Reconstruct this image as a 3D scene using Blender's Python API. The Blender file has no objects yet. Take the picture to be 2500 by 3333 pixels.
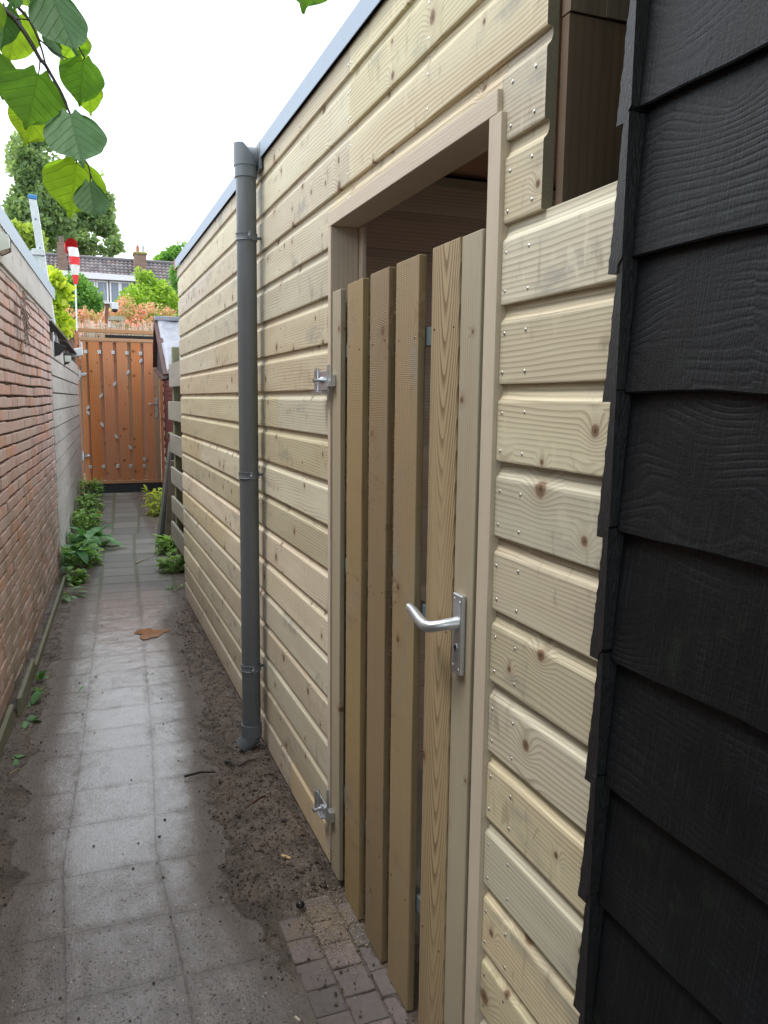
import bpy, bmesh, math, random
import numpy as np
from mathutils import Vector, Matrix, noise
random.seed(7); RNG = np.random.default_rng(7)
S = bpy.context.scene; COL = S.collection
rad = math.radians

# ---------------------------------------------------------------- camera, sky, sun, exposure
PF, PW, PH = 2592.49, 2500.0, 3333.0
YAW, PITCH, ROLL = 0.366046, 0.138607, 0.0111568
CAM = np.array([0.0, 0.0, 1.5])
_f = np.array([math.sin(YAW)*math.cos(PITCH), math.cos(YAW)*math.cos(PITCH), -math.sin(PITCH)])
_r = np.array([math.cos(YAW), -math.sin(YAW), 0.0]); _u = np.cross(_r, _f)
_r2 = math.cos(ROLL)*_r + math.sin(ROLL)*_u; _u2 = -math.sin(ROLL)*_r + math.cos(ROLL)*_u
cd = bpy.data.cameras.new('camera'); cam = bpy.data.objects.new('camera', cd); COL.objects.link(cam)
cd.sensor_fit = 'VERTICAL'; cd.sensor_height = 36.0; cd.sensor_width = 27.0; cd.lens = PF/PH*36.0
cd.clip_start = 0.05; cd.clip_end = 500
mw = Matrix(((_r2[0], _u2[0], -_f[0], 0), (_r2[1], _u2[1], -_f[1], 0), (_r2[2], _u2[2], -_f[2], 0), (0, 0, 0, 1)))
mw.translation = Vector(CAM); cam.matrix_world = mw; S.camera = cam
S.render.resolution_x = 768; S.render.resolution_y = 1024

SUN_EL, SUN_AZ = rad(64), rad(285)      # azimuth clockwise from +Y
w = bpy.data.worlds.new('World'); S.world = w; w.use_nodes = True
wn, wl = w.node_tree.nodes, w.node_tree.links
bg = wn['Background']; sky = wn.new('ShaderNodeTexSky'); sky.sky_type = 'NISHITA'; sky.sun_disc = False
sky.sun_elevation = SUN_EL; sky.sun_rotation = SUN_AZ; sky.dust_density = 3.0
mx = wn.new('ShaderNodeMixRGB'); mx.inputs[0].default_value = 0.90
mx.inputs[2].default_value = (16.4, 17.5, 18.7, 1)
wl.new(sky.outputs[0], mx.inputs[1]); wl.new(mx.outputs[0], bg.inputs[0]); bg.inputs[1].default_value = 0.085
sd = bpy.data.lights.new('sun', 'SUN'); sun = bpy.data.objects.new('sun', sd); COL.objects.link(sun)
sd.energy = 1.4; sd.angle = rad(14); sd.color = (1.0, 0.97, 0.92)
sdir = Vector((math.sin(SUN_AZ)*math.cos(SUN_EL), math.cos(SUN_AZ)*math.cos(SUN_EL), math.sin(SUN_EL)))
sun.rotation_euler = (-sdir).to_track_quat('-Z', 'Y').to_euler()
S.view_settings.view_transform = 'Standard'; S.view_settings.look = 'None'
S.view_settings.exposure = 0.66; S.view_settings.gamma = 1.0

# ---------------------------------------------------------------- helpers
def ray(px, py):
    a, b = (px-PW/2)/PF, -(py-PH/2)/PF
    return _r2*a + _u2*b + _f
def atx(px, py, x): d = ray(px, py); return CAM + d*(x-CAM[0])/d[0]
def aty(px, py, y): d = ray(px, py); return CAM + d*(y-CAM[1])/d[1]
def atz(px, py, z): d = ray(px, py); return CAM + d*(z-CAM[2])/d[2]
def atd(px, py, D): return CAM + ray(px, py)*D

def tag(o, label=None, cat=None, group=None, kind=None):
    if label: o['label'] = label
    if cat: o['category'] = cat
    if group: o['group'] = group
    if kind: o['kind'] = kind
    return o
def thing(name, loc, label, cat, group=None):
    o = bpy.data.objects.new(name, None); COL.objects.link(o); o.location = Vector([float(v) for v in loc])
    o.empty_display_size = 0.1
    return tag(o, label, cat, group)
def wloc(o):
    v = Vector((0, 0, 0))
    while o is not None: v = v + o.location; o = o.parent
    return v
def smoothstep(a, b, x):
    t = np.clip((x-a)/(b-a), 0, 1); return t*t*(3-2*t)

class MB:
    def __init__(s): s.v = []; s.f = []; s.s = []; s.sm = []
    def add(s, vs, fs, seed=None, smooth=False):
        n = len(s.v); s.v += [tuple(map(float, v)) for v in vs]
        sd = random.random() if seed is None else seed
        for f in fs: s.f.append(tuple(n+i for i in f)); s.s.append(sd); s.sm.append(smooth)
        return s
    def box(s, x0, x1, y0, y1, z0, z1, seed=None):
        vs = [(x, y, z) for x in (x0, x1) for y in (y0, y1) for z in (z0, z1)]
        return s.add(vs, [(0, 1, 3, 2), (4, 6, 7, 5), (0, 4, 5, 1), (2, 3, 7, 6), (0, 2, 6, 4), (1, 5, 7, 3)], seed)
    def obox(s, c, ax, ay, az, seed=None):      # centre and three half-axis vectors
        c, ax, ay, az = map(np.array, (c, ax, ay, az))
        vs = [c+i*ax+j*ay+k*az for i in (-1, 1) for j in (-1, 1) for k in (-1, 1)]
        return s.add(vs, [(0, 1, 3, 2), (4, 6, 7, 5), (0, 4, 5, 1), (2, 3, 7, 6), (0, 2, 6, 4), (1, 5, 7, 3)], seed)
    def beam(s, a, b, wd, t, up=(0, 0, 1), seed=None):
        a, b = np.array(a, float), np.array(b, float); d = b-a; L = np.linalg.norm(d); d /= L
        side = np.cross(d, np.array(up, float)); side /= np.linalg.norm(side); u2 = np.cross(side, d)
        return s.obox((a+b)/2, d*L/2, side*wd/2, u2*t/2, seed)
    def prism(s, poly, ax, lo, hi, seed=None, smooth=False):   # poly: 2D points in the other two axes, extruded along ax
        n = len(poly); vs = []
        for h in (lo, hi):
            for p in poly:
                q = list(p); q.insert(ax, h); vs.append(q)
        fs = [tuple(range(n)), tuple(range(2*n-1, n-1, -1))] + [(i, i+n, (i+1) % n+n, (i+1) % n) for i in range(n)]
        return s.add(vs, fs, seed, smooth)
    def tube(s, pts, rs, n=12, cap=True, seed=None, smooth=True, closed=False):
        pts = [np.array(p, float) for p in pts]
        if not hasattr(rs, '__len__'): rs = [rs]*len(pts)
        prev = None; rings = []
        for i, p in enumerate(pts):
            t = pts[min(i+1, len(pts)-1)]-pts[max(i-1, 0)]; t = t/(np.linalg.norm(t)+1e-12)
            if prev is None:
                a = np.array([0, 0, 1.0]) if abs(t[2]) < .9 else np.array([1.0, 0, 0]); u = np.cross(t, a)
            else: u = prev-t*np.dot(prev, t)
            u /= np.linalg.norm(u); prev = u; v = np.cross(t, u)
            rings.append([p+rs[i]*(math.cos(2*math.pi*k/n)*u+math.sin(2*math.pi*k/n)*v) for k in range(n)])
        vs = [q for r in rings for q in r]; fs = []
        for i in range(len(rings)-1):
            for k in range(n): fs.append((i*n+k, i*n+(k+1) % n, (i+1)*n+(k+1) % n, (i+1)*n+k))
        s.add(vs, fs, seed, smooth)
        if cap:
            s.add(rings[0], [tuple(range(n-1, -1, -1))], seed); s.add(rings[-1], [tuple(range(n))], seed)
        return s
    def ball(s, c, r, seed=None, nu=8, nv=5):
        r = np.array([r]*3 if not hasattr(r, '__len__') else r); c = np.array(c); vs = [c+r*[0, 0, -1]]
        for j in range(1, nv):
            th = math.pi*j/nv
            for i in range(nu): ph = 2*math.pi*i/nu; vs.append(c+r*[math.sin(th)*math.cos(ph), math.sin(th)*math.sin(ph), -math.cos(th)])
        vs.append(c+r*[0, 0, 1]); fs = []
        for i in range(nu): fs.append((0, 1+(i+1) % nu, 1+i))
        for j in range(nv-2):
            for i in range(nu): a = 1+j*nu; fs.append((a+i, a+(i+1) % nu, a+nu+(i+1) % nu, a+nu+i))
        a = 1+(nv-2)*nu
        for i in range(nu): fs.append((a+i, a+(i+1) % nu, len(vs)-1))
        return s.add(vs, fs, seed, True)
    def build(s, name, mat, parent=None, bevel=None, segs=2):
        off = wloc(parent) if parent else Vector((0, 0, 0))
        me = bpy.data.meshes.new(name)
        v = np.array(s.v, dtype=np.float64)-np.array(off)
        me.from_pydata(v.tolist(), [], s.f); me.update()
        at = me.attributes.new('seed', 'FLOAT', 'FACE'); at.data.foreach_set('value', np.array(s.s, dtype=np.float32))
        me.polygons.foreach_set('use_smooth', np.array(s.sm, dtype=bool))
        if mat: me.materials.append(mat)
        o = bpy.data.objects.new(name, me); COL.objects.link(o)
        if parent: o.parent = parent
        if bevel:
            m = o.modifiers.new('bevel', 'BEVEL'); m.width = bevel; m.segments = segs; m.limit_method = 'ANGLE'; m.angle_limit = rad(40)
            m.harden_normals = False
        return o

# ---------------------------------------------------------------- materials
def nmat(name):
    m = bpy.data.materials.new(name); m.use_nodes = True; nt = m.node_tree
    for n in list(nt.nodes): nt.nodes.remove(n)
    return m, nt
class NT:
    def __init__(s, nt): s.nt = nt
    def n(s, t, **kw):
        nd = s.nt.nodes.new(t)
        for k, v in kw.items(): setattr(nd, k, v)
        return nd
    def link(s, a, b): s.nt.links.new(a, b)
    def _in(s, sock, v):
        if v is None: return
        if hasattr(v, 'is_linked'): s.link(v, sock)
        else: sock.default_value = v
    def math(s, op, a, b=None, c=None, clamp=False):
        nd = s.n('ShaderNodeMath', operation=op); nd.use_clamp = clamp
        s._in(nd.inputs[0], a); s._in(nd.inputs[1], b); s._in(nd.inputs[2], c); return nd.outputs[0]
    def sep(s, v): nd = s.n('ShaderNodeSeparateXYZ'); s.link(v, nd.inputs[0]); return nd.outputs
    def comb(s, x, y, z):
        nd = s.n('ShaderNodeCombineXYZ')
        for i, v in enumerate((x, y, z)): s._in(nd.inputs[i], v)
        return nd.outputs[0]
    def mr(s, v, a, b, c=0.0, d=1.0, t='SMOOTHSTEP'):
        nd = s.n('ShaderNodeMapRange', interpolation_type=t)
        for i, q in enumerate((v, a, b, c, d)): s._in(nd.inputs[i], q)
        return nd.outputs[0]
    def noise(s, v, scale, detail=3, rough=.5, dist=0.0, col=False):
        nd = s.n('ShaderNodeTexNoise'); s.link(v, nd.inputs['Vector']); nd.inputs['Scale'].default_value = scale
        nd.inputs['Detail'].default_value = detail; nd.inputs['Roughness'].default_value = rough; nd.inputs['Distortion'].default_value = dist
        return nd.outputs[1 if col else 0]
    def vor(s, v, scale, feature='F1', rnd=1.0):
        nd = s.n('ShaderNodeTexVoronoi', feature=feature); s.link(v, nd.inputs['Vector']); nd.inputs['Scale'].default_value = scale
        nd.inputs['Randomness'].default_value = rnd; return nd
    def mix(s, f, a, b, mode='MIX'):
        nd = s.n('ShaderNodeMixRGB', blend_type=mode); s._in(nd.inputs[0], f)
        s._in(nd.inputs[1], a if hasattr(a, 'is_linked') else (*a, 1)); s._in(nd.inputs[2], b if hasattr(b, 'is_linked') else (*b, 1)); return nd.outputs[0]
    def attr(s, nm): return s.n('ShaderNodeAttribute', attribute_name=nm).outputs['Fac']
    def obj(s): return s.n('ShaderNodeTexCoord').outputs['Object']
    def bump(s, h, dist, strength=1.0, nrm=None):
        nd = s.n('ShaderNodeBump'); nd.inputs['Strength'].default_value = strength; nd.inputs['Distance'].default_value = dist
        s.link(h, nd.inputs['Height'])
        if nrm: s.link(nrm, nd.inputs['Normal'])
        return nd.outputs[0]
    def principled(s, col, rough, nrm=None, metal=0.0, spec=0.5, coat=0.0, coat_r=.1, trans=0.0, alpha=None):
        p = s.n('ShaderNodeBsdfPrincipled'); o = s.n('ShaderNodeOutputMaterial')
        s._in(p.inputs['Base Color'], col if hasattr(col, 'is_linked') else (*col, 1)); s._in(p.inputs['Roughness'], rough)
        p.inputs['Metallic'].default_value = metal; s._in(p.inputs['Specular IOR Level'], spec)
        s._in(p.inputs['Coat Weight'], coat); p.inputs['Coat Roughness'].default_value = coat_r
        p.inputs['Transmission Weight'].default_value = trans
        if nrm: s.link(nrm, p.inputs['Normal'])
        s.link(p.outputs[0], o.inputs[0]); return p

def wood(name, base, dark, L='Y', A='Z', rings=95, ring_amt=.38, knots=.22, knotcol=(.16, .075, .035), var=.25, rough=.62,
         bump=.00025, saw=0.0, blue=.12, warp=5.0, knot_r=.115, tintvar=.10, warm=(.50, .34, .19), cath=None, curlamt=.12):
    m, nt = nmat(name); g = NT(nt); co = g.obj(); xyz = g.sep(co); ix = {'X': 0, 'Y': 1, 'Z': 2}
    B = [a for a in 'XYZ' if a not in (L, A)][0]
    l, a, b = xyz[ix[L]], xyz[ix[A]], xyz[ix[B]]; sd = g.attr('seed')
    a2 = g.math('ADD', a, g.math('MULTIPLY', b, .6))
    lo = g.math('ADD', l, g.math('MULTIPLY', sd, 37.3)); ao = g.math('ADD', a2, g.math('MULTIPLY', sd, 11.7))
    sz = g.math('MULTIPLY', sd, 53.1)
    vv = g.comb(lo, ao, sz)
    kv = g.vor(g.comb(lo, ao, 0.0), 8.0); kv.voronoi_dimensions = '2D'; kd = kv.outputs['Distance']; kc = g.sep(kv.outputs['Color'])
    sel = g.math('LESS_THAN', kc[0], knots)
    ksz = g.mr(g.math('POWER', kc[1], 1.6), 0, 1, .40, 1.25, 'LINEAR')
    kdn = g.math('DIVIDE', kd, ksz)
    wob = g.noise(vv, 60, 2)
    kdn2 = g.math('ADD', kdn, g.math('MULTIPLY', g.math('SUBTRACT', wob, .5), .05))
    km = g.math('MULTIPLY', g.mr(kdn2, knot_r, knot_r*.55), sel)
    kcore = g.math('MULTIPLY', g.mr(kdn2, knot_r*.45, knot_r*.1), sel)
    halo = g.math('MULTIPLY', g.math('POWER', g.mr(kdn, .50, .0, 0, 1, 'LINEAR'), 1.7), sel)
    w1 = g.noise(g.comb(g.math('MULTIPLY', lo, .9), g.math('MULTIPLY', ao, 5.0), sz), 1.0, 2, .5)
    w2 = g.noise(g.comb(g.math('MULTIPLY', lo, 5), g.math('MULTIPLY', ao, 14.0), sz), 1.0, 2, .5)
    ph = g.math('MULTIPLY', ao, rings)
    ph = g.math('ADD', ph, g.math('MULTIPLY', halo, 3.4))
    ph = g.math('ADD', ph, g.math('MULTIPLY', w1, warp)); ph = g.math('ADD', ph, g.math('MULTIPLY', w2, .9))
    if cath:
        q = g.math('DIVIDE', g.math('SUBTRACT', a, cath[0]), .065)
        ph = g.math('SUBTRACT', g.math('MULTIPLY', l, cath[1]), g.math('MULTIPLY', g.math('POWER', g.math('ABSOLUTE', q), 1.6), cath[2]))
        ph = g.math('ADD', ph, g.math('MULTIPLY', w1, cath[3])); ph = g.math('ADD', ph, g.math('MULTIPLY', halo, 2.0))
    fr = g.math('FRACT', ph)
    ring = g.math('MULTIPLY', g.mr(fr, .35, .93), g.mr(fr, 1.0, .94))
    fib = g.noise(g.comb(g.math('MULTIPLY', lo, 6), g.math('MULTIPLY', ao, 420), sz), 1.0, 2, .6)
    big = g.noise(g.comb(g.math('MULTIPLY', lo, 1.6), g.math('MULTIPLY', ao, 13), sz), 1.0, 3, .55)
    stn = g.noise(g.comb(g.math('MULTIPLY', lo, 3.2), g.math('MULTIPLY', ao, 9), g.math('ADD', sz, 9.0)), 1.0, 4, .6)
    ramt = g.math('MULTIPLY', ring, g.mr(big, .3, .7, ring_amt*.12, ring_amt*1.45, 'LINEAR'))
    c = g.mix(ramt, base, dark)
    c = g.mix(g.mr(big, .35, .75, 0, var), c, warm)
    c = g.mix(g.mr(stn, .56, .74, 0, blue*2.2), c, (.26, .26, .24))
    c = g.mix(g.mr(fib, .3, .75, .0, .13, 'LINEAR'), c, dark)
    curl = g.noise(g.comb(g.math('MULTIPLY', lo, 26), g.math('MULTIPLY', ao, 9), sz), 1.0, 3, .6, .6)
    cm = g.mr(stn, .42, .62, 0, curlamt); c = g.mix(g.math('MULTIPLY', g.mr(curl, .57, .68), cm), c, dark); c = g.mix(g.math('MULTIPLY', g.mr(curl, .42, .32), cm), c, tuple(min(1, q*1.14) for q in base))
    sv = g.n('ShaderNodeTexWhiteNoise', noise_dimensions='1D'); g.link(sd, sv.inputs['W']); wsep = g.sep(sv.outputs['Color'])
    hsv = g.n('ShaderNodeHueSaturation'); g.link(c, hsv.inputs['Color'])
    g.link(g.mr(wsep[0], 0, 1, .5-tintvar*.05, .5+tintvar*.13, 'LINEAR'), hsv.inputs['Hue'])
    g.link(g.mr(wsep[1], 0, 1, 1-tintvar*2.2, 1+tintvar*1.2, 'LINEAR'), hsv.inputs['Saturation'])
    g.link(g.mr(wsep[2], 0, 1, 1-tintvar*1.3, 1+tintvar*.9, 'LINEAR'), hsv.inputs['Value']); c = hsv.outputs[0]
    c = g.mix(g.math('MULTIPLY', g.mr(kdn, .34, .10), g.math('MULTIPLY', sel, .42)), c, tuple(.55*x+.45*y for x, y in zip(knotcol, base)))
    c = g.mix(g.math('MULTIPLY', km, .80), c, knotcol); c = g.mix(g.math('MULTIPLY', kcore, .7), c, tuple(k*.35 for k in knotcol))
    h = g.math('ADD', g.math('MULTIPLY', ring, .5), g.math('MULTIPLY', fib, .6))
    h = g.math('SUBTRACT', h, g.math('MULTIPLY', km, .5))
    if saw:
        sw = g.math('SINE', g.math('ADD', g.math('MULTIPLY', l, 1500), g.math('MULTIPLY', g.noise(co, 22, 2), 9)))
        gate_ = g.mr(g.noise(co, 7, 2), .42, .6)
        h = g.math('ADD', h, g.math('MULTIPLY', g.math('MULTIPLY', sw, gate_), saw)); h = g.math('ADD', h, g.math('MULTIPLY', g.noise(co, 700, 2), saw*2.0))
    nr = g.bump(h, bump)
    g.principled(c, rough, nr, spec=.3)
    return m

def simple(name, col, rough=.5, metal=0.0, var=.12, nscale=20, bump=0.0, spec=.5, coat=0.0, speck=None):
    m, nt = nmat(name); g = NT(nt); co = g.obj()
    nz = g.noise(co, nscale, 4, .6)
    c = g.mix(g.mr(nz, .25, .75, 0, 1, 'LINEAR'), tuple(x*(1-var) for x in col), tuple(min(1, x*(1+var)) for x in col))
    if speck:
        vs = g.vor(co, speck[0]); c = g.mix(g.mr(vs.outputs['Distance'], speck[2], speck[2]*.5), c, speck[1])
    nr = g.bump(g.noise(co, nscale*6, 4, .6), bump) if bump else None
    g.principled(c, g.mr(nz, .2, .8, rough*.85, min(1, rough*1.15), 'LINEAR'), nr, metal, spec, coat)
    return m

def leafmat(name, c1, c2, trans=.45, rough=.45, veins=False):
    m, nt = nmat(name); g = NT(nt); sd = g.attr('seed')
    c = g.mix(g.mr(sd, 0, 1, 0, 1, 'LINEAR'), c1, c2); nr = None
    if veins:
        uv = g.n('ShaderNodeUVMap').outputs[0]; u = g.sep(uv); ax = g.math('ABSOLUTE', u[0])
        # v runs base to tip, u across: side veins leave the midrib at an angle
        t = g.math('SUBTRACT', u[1], g.math('MULTIPLY', ax, .62)); fr = g.math('FRACT', g.math('ADD', g.math('MULTIPLY', t, 6.0), .3))
        vl = g.math('MAXIMUM', g.mr(g.math('ABSOLUTE', g.math('SUBTRACT', fr, .5)), .10, .02), g.mr(ax, .022, .006))
        fine = g.mr(g.vor(uv, 26, 'DISTANCE_TO_EDGE').outputs['Distance'], .05, .0, 0, .35)
        c = g.mix(g.math('MULTIPLY', vl, .20), c, tuple(x*.5 for x in c1)); c = g.mix(g.math('MULTIPLY', fine, .3), c, tuple(x*.5 for x in c1))
        nz = g.noise(g.comb(u[0], u[1], sd), 5, 3); c = g.mix(g.mr(nz, .35, .8, 0, .35), c, tuple(x*.6 for x in c1))
        nr = g.bump(g.math('ADD', g.math('MULTIPLY', vl, -.8), g.math('MULTIPLY', nz, .7)), .0009)
    p = g.principled(c, rough, nr, spec=.20)
    t = g.n('ShaderNodeBsdfTranslucent'); g.link(g.mix(1.0, c, (1.5, 1.45, .65), 'MULTIPLY'), t.inputs[0])
    if nr: g.link(nr, t.inputs[1])
    ms = g.n('ShaderNodeMixShader'); ms.inputs[0].default_value = trans
    out = [n for n in nt.nodes if n.type == 'OUTPUT_MATERIAL'][0]
    g.link(p.outputs[0], ms.inputs[1]); g.link(t.outputs[0], ms.inputs[2]); g.link(ms.outputs[0], out.inputs[0])
    return m

MAT = {}
MAT['clad'] = wood('pine_cladding', (.69, .615, .445), (.22, .155, .09), 'Y', 'Z', rings=105, ring_amt=.62, knots=.42, tintvar=.13, bump=.00016, warm=(.64, .51, .35), var=.45, blue=.26, warp=8.0, curlamt=.42, knot_r=.135)
MAT['clad_in'] = wood('inner_boards', (.66, .50, .40), (.24, .15, .11), 'X', 'Z', rings=80, knots=.16, blue=0)
MAT['endwall'] = wood('end_wall_boards', (.16, .115, .085), (.07, .045, .03), 'Z', 'X', rings=60, knots=.05, blue=0, warp=2)
MAT['shaded_endgrain'] = simple('shaded_end_grain', (.20, .175, .12), .8, var=.25, nscale=300, bump=.0004)  # greenish end grain, with the shade of the notch darkened into its colour
MAT['frame'] = wood('planed_frame', (.62, .525, .42), (.36, .24, .15), 'Z', 'Y', rings=120, ring_amt=.22, knots=.05, blue=.03, tintvar=.04, warp=2, warm=(.58, .45, .35))
MAT['frameh'] = wood('planed_frame_level', (.62, .525, .42), (.36, .24, .15), 'Y', 'Z', rings=120, ring_amt=.22, knots=.05, blue=.03, tintvar=.04, warp=2, warm=(.58, .45, .35))
MAT['stile'] = wood('planed_stile', (.43, .375, .27), (.22, .16, .10), 'Z', 'Y', rings=110, ring_amt=.40, knots=.14, blue=.15, tintvar=.03, warp=3)
MAT['slat_a'] = wood('sawn_slat_green', (.35, .265, .145), (.17, .11, .06), 'Z', 'Y', rings=75, ring_amt=.35, knots=.11, saw=.25, bump=.0009, tintvar=.05, blue=.30, curlamt=.35, warm=(.42, .29, .16))
MAT['slat_b'] = wood('sawn_slat_red', (.30, .215, .12), (.13, .08, .04), 'Z', 'Y', rings=75, ring_amt=.35, knots=.14, saw=.3, bump=.0011, tintvar=.03, blue=.16, curlamt=.5, warm=(.36, .235, .12))
MAT['slat_c'] = wood('sawn_slat_ringed', (.42, .315, .18), (.17, .10, .045), 'Z', 'Y', rings=85, ring_amt=1.2, knots=.10, saw=.12, bump=.0004, tintvar=.02, blue=.05, warp=11, cath=(-2.110, 14.0, 5.5, 4.0), warm=(.46, .35, .20))
def black_mat():
    m, nt = nmat('black_tarred_wood'); g = NT(nt); co = g.obj(); x = g.sep(co); sd = g.attr('seed')
    lo = g.math('ADD', x[1], g.math('MULTIPLY', sd, 31.0)); ao = g.math('ADD', x[2], g.math('MULTIPLY', sd, 7.7))
    lo = g.math('ADD', lo, x[0]); vv = g.comb(lo, ao, sd)
    kv = g.vor(g.comb(g.math('MULTIPLY', lo, 4.5), g.math('MULTIPLY', ao, 7), sd), 1.0); kc = g.sep(kv.outputs['Color']); sel = g.math('LESS_THAN', kc[0], .42)
    kd = kv.outputs['Distance']; halo = g.math('MULTIPLY', g.math('POWER', g.mr(kd, .8, 0, 0, 1, 'LINEAR'), 1.6), sel)
    w1 = g.noise(g.comb(g.math('MULTIPLY', lo, 2), g.math('MULTIPLY', ao, 6), sd), 1, 2)
    ph = g.math('ADD', g.math('MULTIPLY', ao, 75), g.math('ADD', g.math('MULTIPLY', halo, 5), g.math('MULTIPLY', w1, 8)))
    ring = g.math('PINGPONG', ph, .5); ring = g.mr(ring, .03, .30)
    brk = g.noise(g.comb(g.math('MULTIPLY', lo, 160), g.math('MULTIPLY', ao, 260), sd), 1, 3, .7)
    scr = g.noise(g.comb(g.math('MULTIPLY', lo, 300), g.math('MULTIPLY', ao, 9), sd), 1, 2, .6)
    big = g.noise(vv, 9, 3)
    h = g.math('ADD', g.math('MULTIPLY', ring, g.mr(big, .38, .68, .05, .50, 'LINEAR')), g.math('MULTIPLY', brk, .8)); h = g.math('ADD', h, g.math('MULTIPLY', scr, 1.1))
    c = g.mix(g.mr(big, .3, .7), (.0022, .0026, .0036), (.006, .007, .0092)); c = g.mix(g.mr(scr, .5, .85, 0, .4), c, (.03, .034, .038))
    moss = g.mr(g.noise(co, 14, 4, .6), .60, .74, 0, .30); c = g.mix(moss, c, (.018, .035, .016))
    g.principled(c, g.mr(brk, .2, .8, .42, .68, 'LINEAR'), g.bump(h, .00085), spec=.38)
    return m
MAT['black'] = black_mat()
MAT['zinc'] = simple('zinc_trim', (.30, .36, .44), .5, .35, .10, 8)
MAT['pvc'] = simple('grey_pvc', (.125, .137, .15), .33, 0, .06, 6, speck=(160, (.34, .36, .38), .13))
MAT['pvc2'] = simple('grey_pvc_fitting', (.145, .162, .182), .36, 0, .06, 6, speck=(160, (.34, .36, .38), .10))
MAT['steel'] = simple('galvanised_steel', (.62, .65, .68), .30, .9, .12, 60)
MAT['alu'] = simple('brushed_aluminium', (.60, .62, .65), .36, .8, .06, 200)
MAT['darkhole'] = simple('dark_slot', (.015, .015, .015), .7)
MAT['nail'] = simple('nail_head', (.70, .70, .68), .28, .9, .1, 50)
MAT['railsteel'] = simple('painted_rail', (.16, .20, .22), .5, .2, .1, 30)
MAT['ceil'] = simple('ceiling_panel', (.52, .30, .20), .7, 0, .12, 4)
MAT['lath'] = simple('pale_lath', (.42, .37, .28), .7, 0, .1, 12)
MAT['interior_dark'] = simple('shed_interior', (.48, .38, .28), .8)
MAT['soil_wall'] = simple('dark_plinth', (.03, .028, .026), .8)

# ================================================================ GROUND
# centre line of the paving, and the cross joints measured along the alley
CLY = np.array([-2, 1.0, 1.93, 2.6, 3.04, 3.53, 4.05, 4.93, 5.92, 6.95, 7.97, 9.13, 14]); CLX = np.array([.20, .20, .205, .188, .22, .253, .279, .322, .37, .418, .459, .532, .78])
ROWS = np.array([-2.0]+[-1.9+.29*i for i in range(12)]+[1.66, 1.965, 2.235, 2.528, 2.84, 3.11, 3.45, 3.69, 3.94, 4.22, 4.50, 4.79, 5.04, 5.30, 5.60, 5.925, 6.16, 6.39, 6.708, 6.995, 7.34, 7.61, 7.98, 8.25, 8.517, 8.836, 9.211, 9.64, 10.11, 10.54, 10.98, 11.5, 12.0, 12.42, 12.84, 13.3, 13.9])
def nz(x, y, s, o=0.0, oct_=3):
    # cheap value noise, vectorised
    out = np.zeros_like(x); amp = 1.0; tot = 0
    for k in range(oct_):
        u = x*s*(2**k)+o*17.3+k*5.1; v = y*s*(2**k)+o*9.1+k*3.7
        iu, iv = np.floor(u).astype(int), np.floor(v).astype(int); fu, fv = u-iu, v-iv
        fu = fu*fu*(3-2*fu); fv = fv*fv*(3-2*fv)
        def hsh(a, b):
            t = np.sin(a*127.1+b*311.7+o*7.7)*43758.5453; return t-np.floor(t)
        n00, n10, n01, n11 = hsh(iu, iv), hsh(iu+1, iv), hsh(iu, iv+1), hsh(iu+1, iv+1)
        out += amp*((n00*(1-fu)+n10*fu)*(1-fv)+(n01*(1-fu)+n11*fu)*fv); tot += amp; amp *= .5
    return out/tot
SRX = (np.array([0, 1.3, 1.7, 1.96, 2.29, 2.8, 3.56, 4.11, 4.86, 5.44, 5.81, 6.1, 6.6]), np.array([.62, .60, .50, .46, .375, .43, .50, .545, .55, .565, .69, .72, .80]))
SLX = (np.array([0, 2.4, 2.63, 3.3, 3.94, 4.6, 5.6, 7, 8.5, 10, 13]), np.array([-.42, -.275, -.245, -.275, -.22, -.19, -.13, -.02, .10, .13, .15]))
def mud_mask(x, y):
    r = np.interp(y, *SRX); l = np.interp(y, *SLX)
    n = (nz(x, y, 7, 1, 4)-.5)*.16
    m = np.maximum(smoothstep(-.06, .05, x-r+n), smoothstep(-.05, .05, l-x+n))
    return m
def wallx(y): return -.58+.053*y if y < 7 else -.2+(y-7)*.036
def ground_h(x, y):
    m = mud_mask(x, y)
    n1 = nz(x, y, 9, 2, 3); n2 = nz(x, y, 38, 3, 3); n3 = nz(x, y, 90, 4, 2)
    near = smoothstep(6.3, 5.5, y)
    amp = .35+.65*near
    h = m*(.004+.015*(n1-.35)+.012*np.maximum(n2-.45, 0)*2+.005*(n3-.5))*amp
    film = nz(x, y, 3.1, 5, 3)
    h = h+(1-m)*(.0022*(n1-.5)+.0008*(n2-.5))
    # trough against the shed's foot, low spots under the spout
    h = h-.02*smoothstep(.66, .715, x)*near
    h = h+.012*np.exp(-((x-.60)**2/.006+(y-2.55)**2/.05)); h = h-.035*np.exp(-((x-.61)**2/.004+(y-3.36)**2/.02))
    wb = smoothstep(.462, .480, x)*smoothstep(2.22, 2.12, y); h = h*(1-wb)+wb*(.0005+.006*(n2-.5)+.010*smoothstep(.66, .74, x))
    return h
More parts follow.
